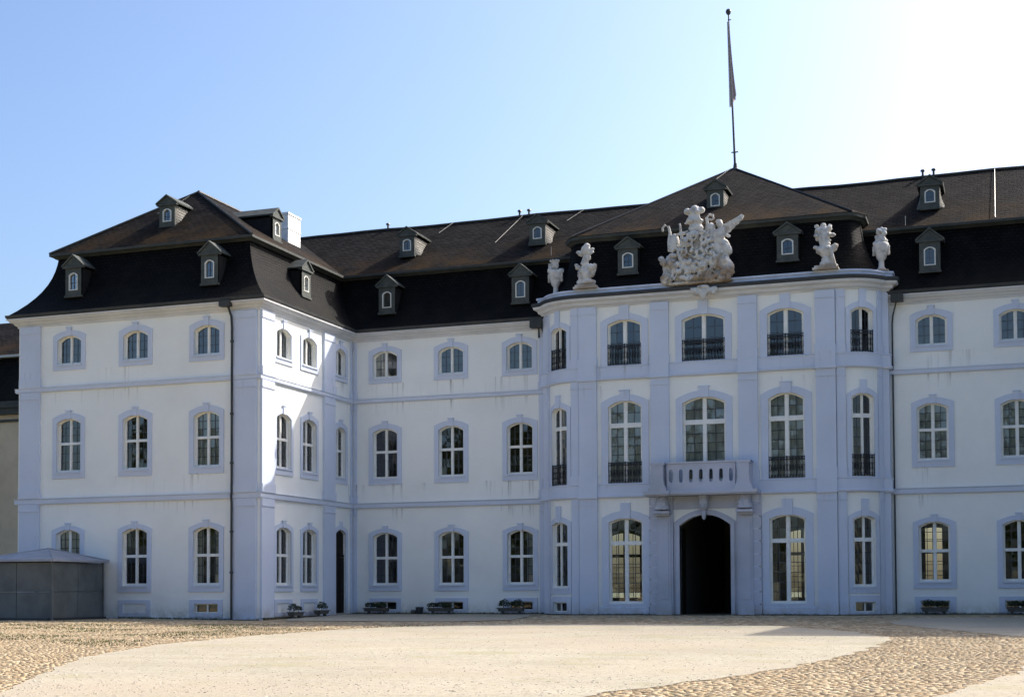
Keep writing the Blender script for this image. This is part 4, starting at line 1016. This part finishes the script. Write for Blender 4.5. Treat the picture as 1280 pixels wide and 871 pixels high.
while y < 7.9:
    stp = .125 if y < -22 else (.16 if y < -10 else .23)
    x = -12.0 + (row % 2)*.08
    while x < 36:
        jx, jy = x+rnd.uniform(-.035, .035), y+rnd.uniform(-.03, .03)
        ok = visible(jx, jy) and not in_gravel(jx, jy)
        if ok and jy > -.2 and jx < .2: ok = False
        if ok and jy > RY-.4 and jx > 11: ok = False
        if ok and jx < -7.6 and jy > -5: ok = False
        if ok and jx < 9 and rnd.random() < .25: ok = False
        if ok: spots.append((jx, jy, stp))
        x += stp*rnd.uniform(.95, 1.15)
    y += stp*.92; row += 1
spots.sort(key=lambda p: (p[0]-33.12)**2+(p[1]+57.94)**2)
protos = []
for k in range(10):
    v, f = stone_geo(.066, .052, rnd.uniform(.005, .012), rnd); me = bpy.data.meshes.new('cobblestone'); me.from_pydata(v, [], f); me.materials.append(M['cobble'])
    me.polygons.foreach_set('use_smooth', [True]*len(me.polygons)); protos.append(me)
for i, (x, y, s) in enumerate(spots[:300]):
    o = bpy.data.objects.new('cobblestone', protos[i % 10]); o.location = (x, y, gz(x, y)+.022); o.rotation_euler = (rnd.uniform(-.06, .06), rnd.uniform(-.06, .06), rnd.uniform(0, 6.3)); k = rnd.uniform(.9, 1.12); o.scale = (k, k, 1)
    col.objects.link(o); o.parent = court
gv = [stone_geo(1, .85, 1, rnd) for _ in range(12)]
V_ = []; F_l = []; T_ = []; nb = 0
for (x, y, s) in spots[300:]:
    v, f = gv[rnd.randrange(12)]; a = rnd.gauss(0, .5); ca, sa = math.cos(a), math.sin(a); r = s*.5*rnd.uniform(.65, 1.2); h = rnd.uniform(.003, .011); z0 = gz(x, y)+.022
    V_ += [(x+(p[0]*ca-p[1]*sa)*r*1.25, y+(p[0]*sa+p[1]*ca)*r*.92, z0+(p[2]*h if p[2] > 0 else -.02)) for p in v]
    F_l += [tuple(i+nb for i in q) for q in f]; nb += len(v); T_ += [rnd.random()]*len(v)
o = obj('cobblestones', V_, F_l, M['cobble'], court, True, tone=T_); o['kind'] = 'stuff'
print('stones', len(spots))
V_ = []; F_l = []; T_ = []; nb = 0
for _ in range(450):
    y = rnd.uniform(-42, -3); a, b = oval_x(y); x = rnd.uniform(a, b)
    if rnd.random() < .2: x = rnd.uniform(rg_x(min(y, 2)), 36)
    if not visible(x, y): continue
    v, f = gv[rnd.randrange(12)]; r = .009*math.exp(rnd.gauss(0, .5)); z0 = gz(x, y)+.034
    V_ += [(x+p[0]*r, y+p[1]*r, z0+(p[2]*r*.4 if p[2] > 0 else -.01)) for p in v]; F_l += [tuple(i+nb for i in q) for q in f]; nb += len(v); T_ += [rnd.random()]*len(v)
o = obj('pebbles', V_, F_l, M['cobble'], None, True, tone=T_); tag(o, 'loose dark pebbles scattered over the pale gravel oval', 'pebbles', kind='stuff')
V_ = []; F_l = []; T_ = []; nb = 0
for _ in range(16000):
    y = -42+39*rnd.random()**1.5; a, b = oval_x(y); x = rnd.uniform(a, b)
    if rnd.random() < .12: x = rnd.uniform(rg_x(min(y, 2)), 36)
    if not visible(x, y): continue
    v, f = gv[rnd.randrange(12)]; r = .012*math.exp(rnd.gauss(0, .4)); z0 = gz(x, y)+.034
    V_ += [(x+p[0]*r, y+p[1]*r, z0+(p[2]*r*.28 if p[2] > 0 else -.01)) for p in v]; F_l += [tuple(i+nb for i in q) for q in f]; nb += len(v); T_ += [rnd.random()]*len(v)
o = obj('gravel_stones', V_, F_l, M['gravel_stone'], None, True, tone=T_); tag(o, 'fine pale stones lying on the gravel oval', 'gravel', kind='stuff')
# thin grass between the stones on the left and along the walls
gv_, gf_, gt_ = [], [], []
def tuft(x, y, h, n=5):
    for _ in range(n):
        a = rnd.uniform(0, 6.3); dx, dy = math.cos(a), math.sin(a); hh = h*rnd.uniform(.6, 1.3); z = gz(x, y)+.02; b = len(gv_); q = rnd.uniform(.01, .05)
        px, py = x+rnd.uniform(-.06, .06), y+rnd.uniform(-.06, .06)
        gv_.extend([(px-dy*.012, py+dx*.012, z), (px+dy*.012, py-dx*.012, z), (px+dx*q, py+dy*q, z+hh)]); gf_.append((b, b+1, b+2)); gt_.extend([rnd.random()]*3)
for _ in range(9000):
    x, y = rnd.uniform(-12, 12), rnd.uniform(-26, -5)
    if not in_gravel(x, y) and noise.noise(Vector((x*.22, y*.35, 2))) > .02: tuft(x, y, .05, 3)
for _ in range(900):
    s = rnd.random()
    x, y = ((rnd.uniform(-7.6, -.1), -.06) if s < .3 else (rnd.uniform(.3, 10.8), D-.08) if s < .6 else (rnd.uniform(13, 17), RY-.12) if s < .7 else (rnd.uniform(21.5, 25.4), RY-.12) if s < .8 else (rnd.uniform(28, 34), D-.08))
    tuft(x, y+rnd.uniform(-.08, 0), .09, 4)
o = obj('grass', gv_, gf_, M['leaf_tree'], None, tone=gt_); tag(o, 'thin dry grass growing between the cobbles and along the wall foot', 'grass', kind='stuff')

# ------------------------------------------------------------------ planted troughs, pot, shed, neighbour
def leaves(c, rx, ry, rz, n, size, rnd, seedn=0):
    v, f, t = [], [], []
    for _ in range(n):
        a = rnd.uniform(0, 6.283); u = rnd.uniform(-.6, 1); q = math.sqrt(max(0, 1-u*u)); r = rnd.uniform(.35, 1)**.5
        p = Vector((rx*q*math.cos(a)*r, ry*q*math.sin(a)*r, rz*u*r))
        k = 1+.5*noise.noise(Vector((p.x*3+seedn, p.y*3, p.z*3))); p = Vector((p.x*k, p.y*k, p.z*k))+Vector(c)
        d = Vector((rnd.gauss(0, 1), rnd.gauss(0, 1), rnd.gauss(0, 1))).normalized(); e_ = d.orthogonal().normalized(); s = size*rnd.uniform(.6, 1.3); b = len(v)
        v += [tuple(p-d*s), tuple(p+e_*s*.45), tuple(p+d*s), tuple(p-e_*s*.45)]; f.append((b, b+1, b+2, b+3)); t += [rnd.random()]*4
    return v, f, t
def trough(x, y, rz, ln, clumps, label, seed):
    t = empty('planter', (x, y, gz(x, y)+.02), label, 'planter', 'stone troughs with bushes along the wall'); t.rotation_euler = (0, 0, rz); t.scale = (.9, .9, .85)
    r = random.Random(seed)
    mb = MB(); h = ln/2
    prof_ = [(-.16, .16), (-.2, .36), (.2, .36), (.16, .16)]
    vs = [(sx*(h if k in (1, 2) else h*.92), py, pz) for sx in (-1, 1) for k, (py, pz) in enumerate(prof_)]
    mb.add(vs, [(0, 1, 2, 3), (7, 6, 5, 4), (0, 4, 5, 1), (1, 5, 6, 2), (2, 6, 7, 3), (3, 7, 4, 0)]); mb.box(Fb, -h-.03, h+.03, .33, .38, -.23, .23)
    mb.build('trough', M['soil_trough'], t)
    for sx in (-1, 1): m2 = MB(); m2.lathe((sx*h*.66, 0, 0), [(.12, 0), (.12, .04), (.07, .08), (.09, .16)], 10, 1.3); m2.build('foot', M['soil_trough'], t)
    v, f, tt = [], [], []
    for (cx_, rad, hh) in clumps:
        a, b_, c_ = leaves((cx_, 0, .38+hh*.45), rad, .26, hh*.5, int(260*rad/.3), .055, r, seed); k = len(v); v += a; f += [tuple(i+k for i in q) for q in b_]; tt += c_
    obj('bush', v, f, M['leaf_dark'], t, tone=tt)
    m3 = MB()
    for (cx_, rad, hh) in clumps: m3.tube([(cx_, 0, .34), (cx_+.02, 0, .38+hh*.5)], .02, 5)
    m3.build('stem', M['bark'], t)
    return t
trough(.62, 2.35, math.pi/2, 1.1, [(-.25, .32, .55), (.3, .26, .4)], 'planter with a spiky tall bush below the first side window left of the side door', 1)
trough(.62, 5.0, math.pi/2, 1.1, [(0, .42, .5)], 'planter with a rounded bush right beside the dark side door', 2)
trough(1.75, 8.95, 0, 1.5, [(-.35, .36, .34), (.3, .36, .36), (0, .3, .3)], 'planter trough under the ground floor window nearest the side door', 3)
trough(5.35, 8.95, 0, 1.5, [(-.45, .3, .34), (.1, .36, .36), (.5, .24, .3)], 'planter trough below the middle window between side door and central bay', 4)
trough(9.15, 8.95, 0, 1.5, [(-.45, .32, .5), (.3, .4, .5)], 'planter trough with two high bushes just left of the central bay', 5)
trough(29.5, 8.95, 0, 1.3, [(-.2, .4, .45), (.35, .34, .4)], 'planter trough with full bush just right of the central bay', 6)
trough(33.2, 8.95, 0, 1.4, [(-.3, .4, .4), (.3, .36, .5)], 'planter trough at the right edge of the photo', 7)
mb = MB(); mb.lathe((0, 0, 0), [(.16, 0), (.2, .3), (.22, .34), (.2, .36)], 12); o = mb.build('flower_pot', M['pole']); o.location = (4.02, 9.3, .07); tag(o, 'small dark pot standing at the wall between two planter troughs', 'pot')
mb = MB(); mb.lathe((0, 0, 0), [(.12, 0), (.16, .1), (.12, .2), (.05, .22)], 10); o = mb.build('stone_weight', M['soil_trough']); o.location = (3.68, 9.3, .07); tag(o, 'low round dark lump on the ground left of the small pot', 'stone')
# wall-base kerb strip of dark earth
# metal kiosk
sh = empty('metal_shed', (0, 0, 0), 'low grey sheet metal shed with hipped roof in front of the left wing', 'shed')
c0, c1, c2, c3 = (-8.0, -4.6), (-8.35, -.35), (-12.0, -.6), (-11.65, -4.9)
for (a, b) in ((c0, c1), (c3, c0), (c2, c3), (c1, c2)):
    Fw = frame_line(a, b); ln = (Vector(b)-Vector(a)).length; n = 2 if ln > 3.8 else 2
    for i in range(n):
        for z0_, z1_ in ((.1, 1.28), (1.3, 2.62)):
            m = MB(); s0_, s1_ = ln*i/n+.012, ln*(i+1)/n-.012; m.box(Fw, s0_, s1_, z0_, z1_, -.05, random.uniform(-.008, .008)); m.build('panel', M['zinc'], sh)
for p in (c0, c1, c2, c3): m = MB(); m.box(Fb, p[0]-.05, p[0]+.05, .0, 2.66, p[1]-.05, p[1]+.05); m.build('corner_post', M['zinc'], sh)
m = MB(); pk = (-9.85, -2.45, 3.32); ex = [(-7.78, -4.82), (-8.13, -.13), (-12.22, -.38), (-11.87, -5.12)]
m.add([(p[0], p[1], 2.66) for p in ex]+[(p[0], p[1], 2.76) for p in ex]+[pk], [(0, 1, 2, 3), (0, 1, 5, 4), (1, 2, 6, 5), (2, 3, 7, 6), (3, 0, 4, 7), (4, 5, 8), (5, 6, 8), (6, 7, 8), (7, 4, 8)]); m.build('roof', M['zinc_roof'], sh)
m = MB()
for a in ex: m.tube([(a[0], a[1], 2.78), (pk[0], pk[1], pk[2]+.01)], .03, 5)
m.build('roof_seam', M['zinc_roof'], sh)
m = MB(); m.box(Fb, -11.8, -8.1, -.05, .1, -4.75, -.4); m.build('plinth', M['pole'], sh)
# neighbouring house behind the left wing
nb_ = empty('neighbour_house', (0, 0, 0), 'taupe house with dark mansard roof behind the left end of the palace', 'house')
FN = frame_line((-45, 15), (-18, 15)); m = MB(); m.box(FN, 0, 27, -.3, 12.4, -10, 0); m.build('wall', M['neigh_wall'], nb_)
m = MB(); m.box(FN, -.2, 27.2, 11.95, 12.1, 0, .12); m.box(FN, -.2, 27.2, 12.4, 12.8, 0, .35); m.box(FN, -.3, 27.3, 12.8, 13.2, 0, .5); m.build('cornice', M['fascia'], nb_)
o = obj('mansard_roof', [(-45.4, 14.5, 13.2), (-17.6, 14.5, 13.2), (-17.9, 15.9, 16.2), (-45, 15.9, 16.2), (-17.6, 25, 13.2), (-17.9, 25, 16.2)], [(0, 1, 2, 3), (1, 4, 5, 2)], M['slate'], nb_, uv=[(0, 0), (28, 0), (28, 3), (0, 3), (38, 0), (38, 3)])
o = obj('upper_roof', [(-45.4, 15.5, 16.3), (-17.5, 15.5, 16.3), (-22, 21, 19.6), (-45, 21, 19.6), (-17.5, 26, 16.3)], [(0, 1, 2, 3), (1, 4, 2)], M['slate_up'], nb_, uv=[(0, 0), (28, 0), (24, 6), (0, 6), (38, 0)])
m = MB(); m.box(FN, 0, 27.5, 16.15, 16.3, -.9, -.45); m.build('roof_edge', M['cable'], nb_)

# ------------------------------------------------------------------ park trees and wall behind the photographer (seen in the window panes)
def tree(x, y, h, seed, label):
    r = random.Random(seed); t = empty('park_tree', (x, y, prof(y)), label, 'tree', 'trees of the park across the courtyard')
    m = MB(); m.tube([(0, 0, -.1), (.1, .1, h*.3), (.1, -.1, h*.6), (0, 0, h*.85)], .35, 8, .08)
    for _ in range(7): a = r.uniform(0, 6.3); z = r.uniform(.3, .6)*h; m.tube([(0, 0, z), (math.cos(a)*h*.14, math.sin(a)*h*.14, z+h*.1), (math.cos(a)*h*.24, math.sin(a)*h*.24, z+h*.22)], .12, 6, .03)
    m.build('trunk', M['bark'], t)
    v, f, tt = [], [], []
    for k in range(15):
        a = r.uniform(0, 6.3); q = r.uniform(0, .24)*h; c = (math.cos(a)*q, math.sin(a)*q, h*r.uniform(.2, .85))
        a_, b_, c_ = leaves(c, h*.16, h*.16, h*.12, 260, h*.02, r, k); n_ = len(v); v += a_; f += [tuple(i+n_ for i in w_) for w_ in b_]; tt += c_
    obj('crown', v, f, M['leaf_tree'], t, tone=tt); return t
for i in range(10):
    tree(-66+i*14+random.uniform(-3, 3), -92+random.uniform(-9, 6), random.uniform(22, 29), 40+i, 'leafy park tree across the courtyard, '+['first', 'second', 'third', 'fourth', 'fifth', 'sixth', 'seventh', 'eighth', 'ninth', 'tenth'][i]+' of the row counted from the left wing side')
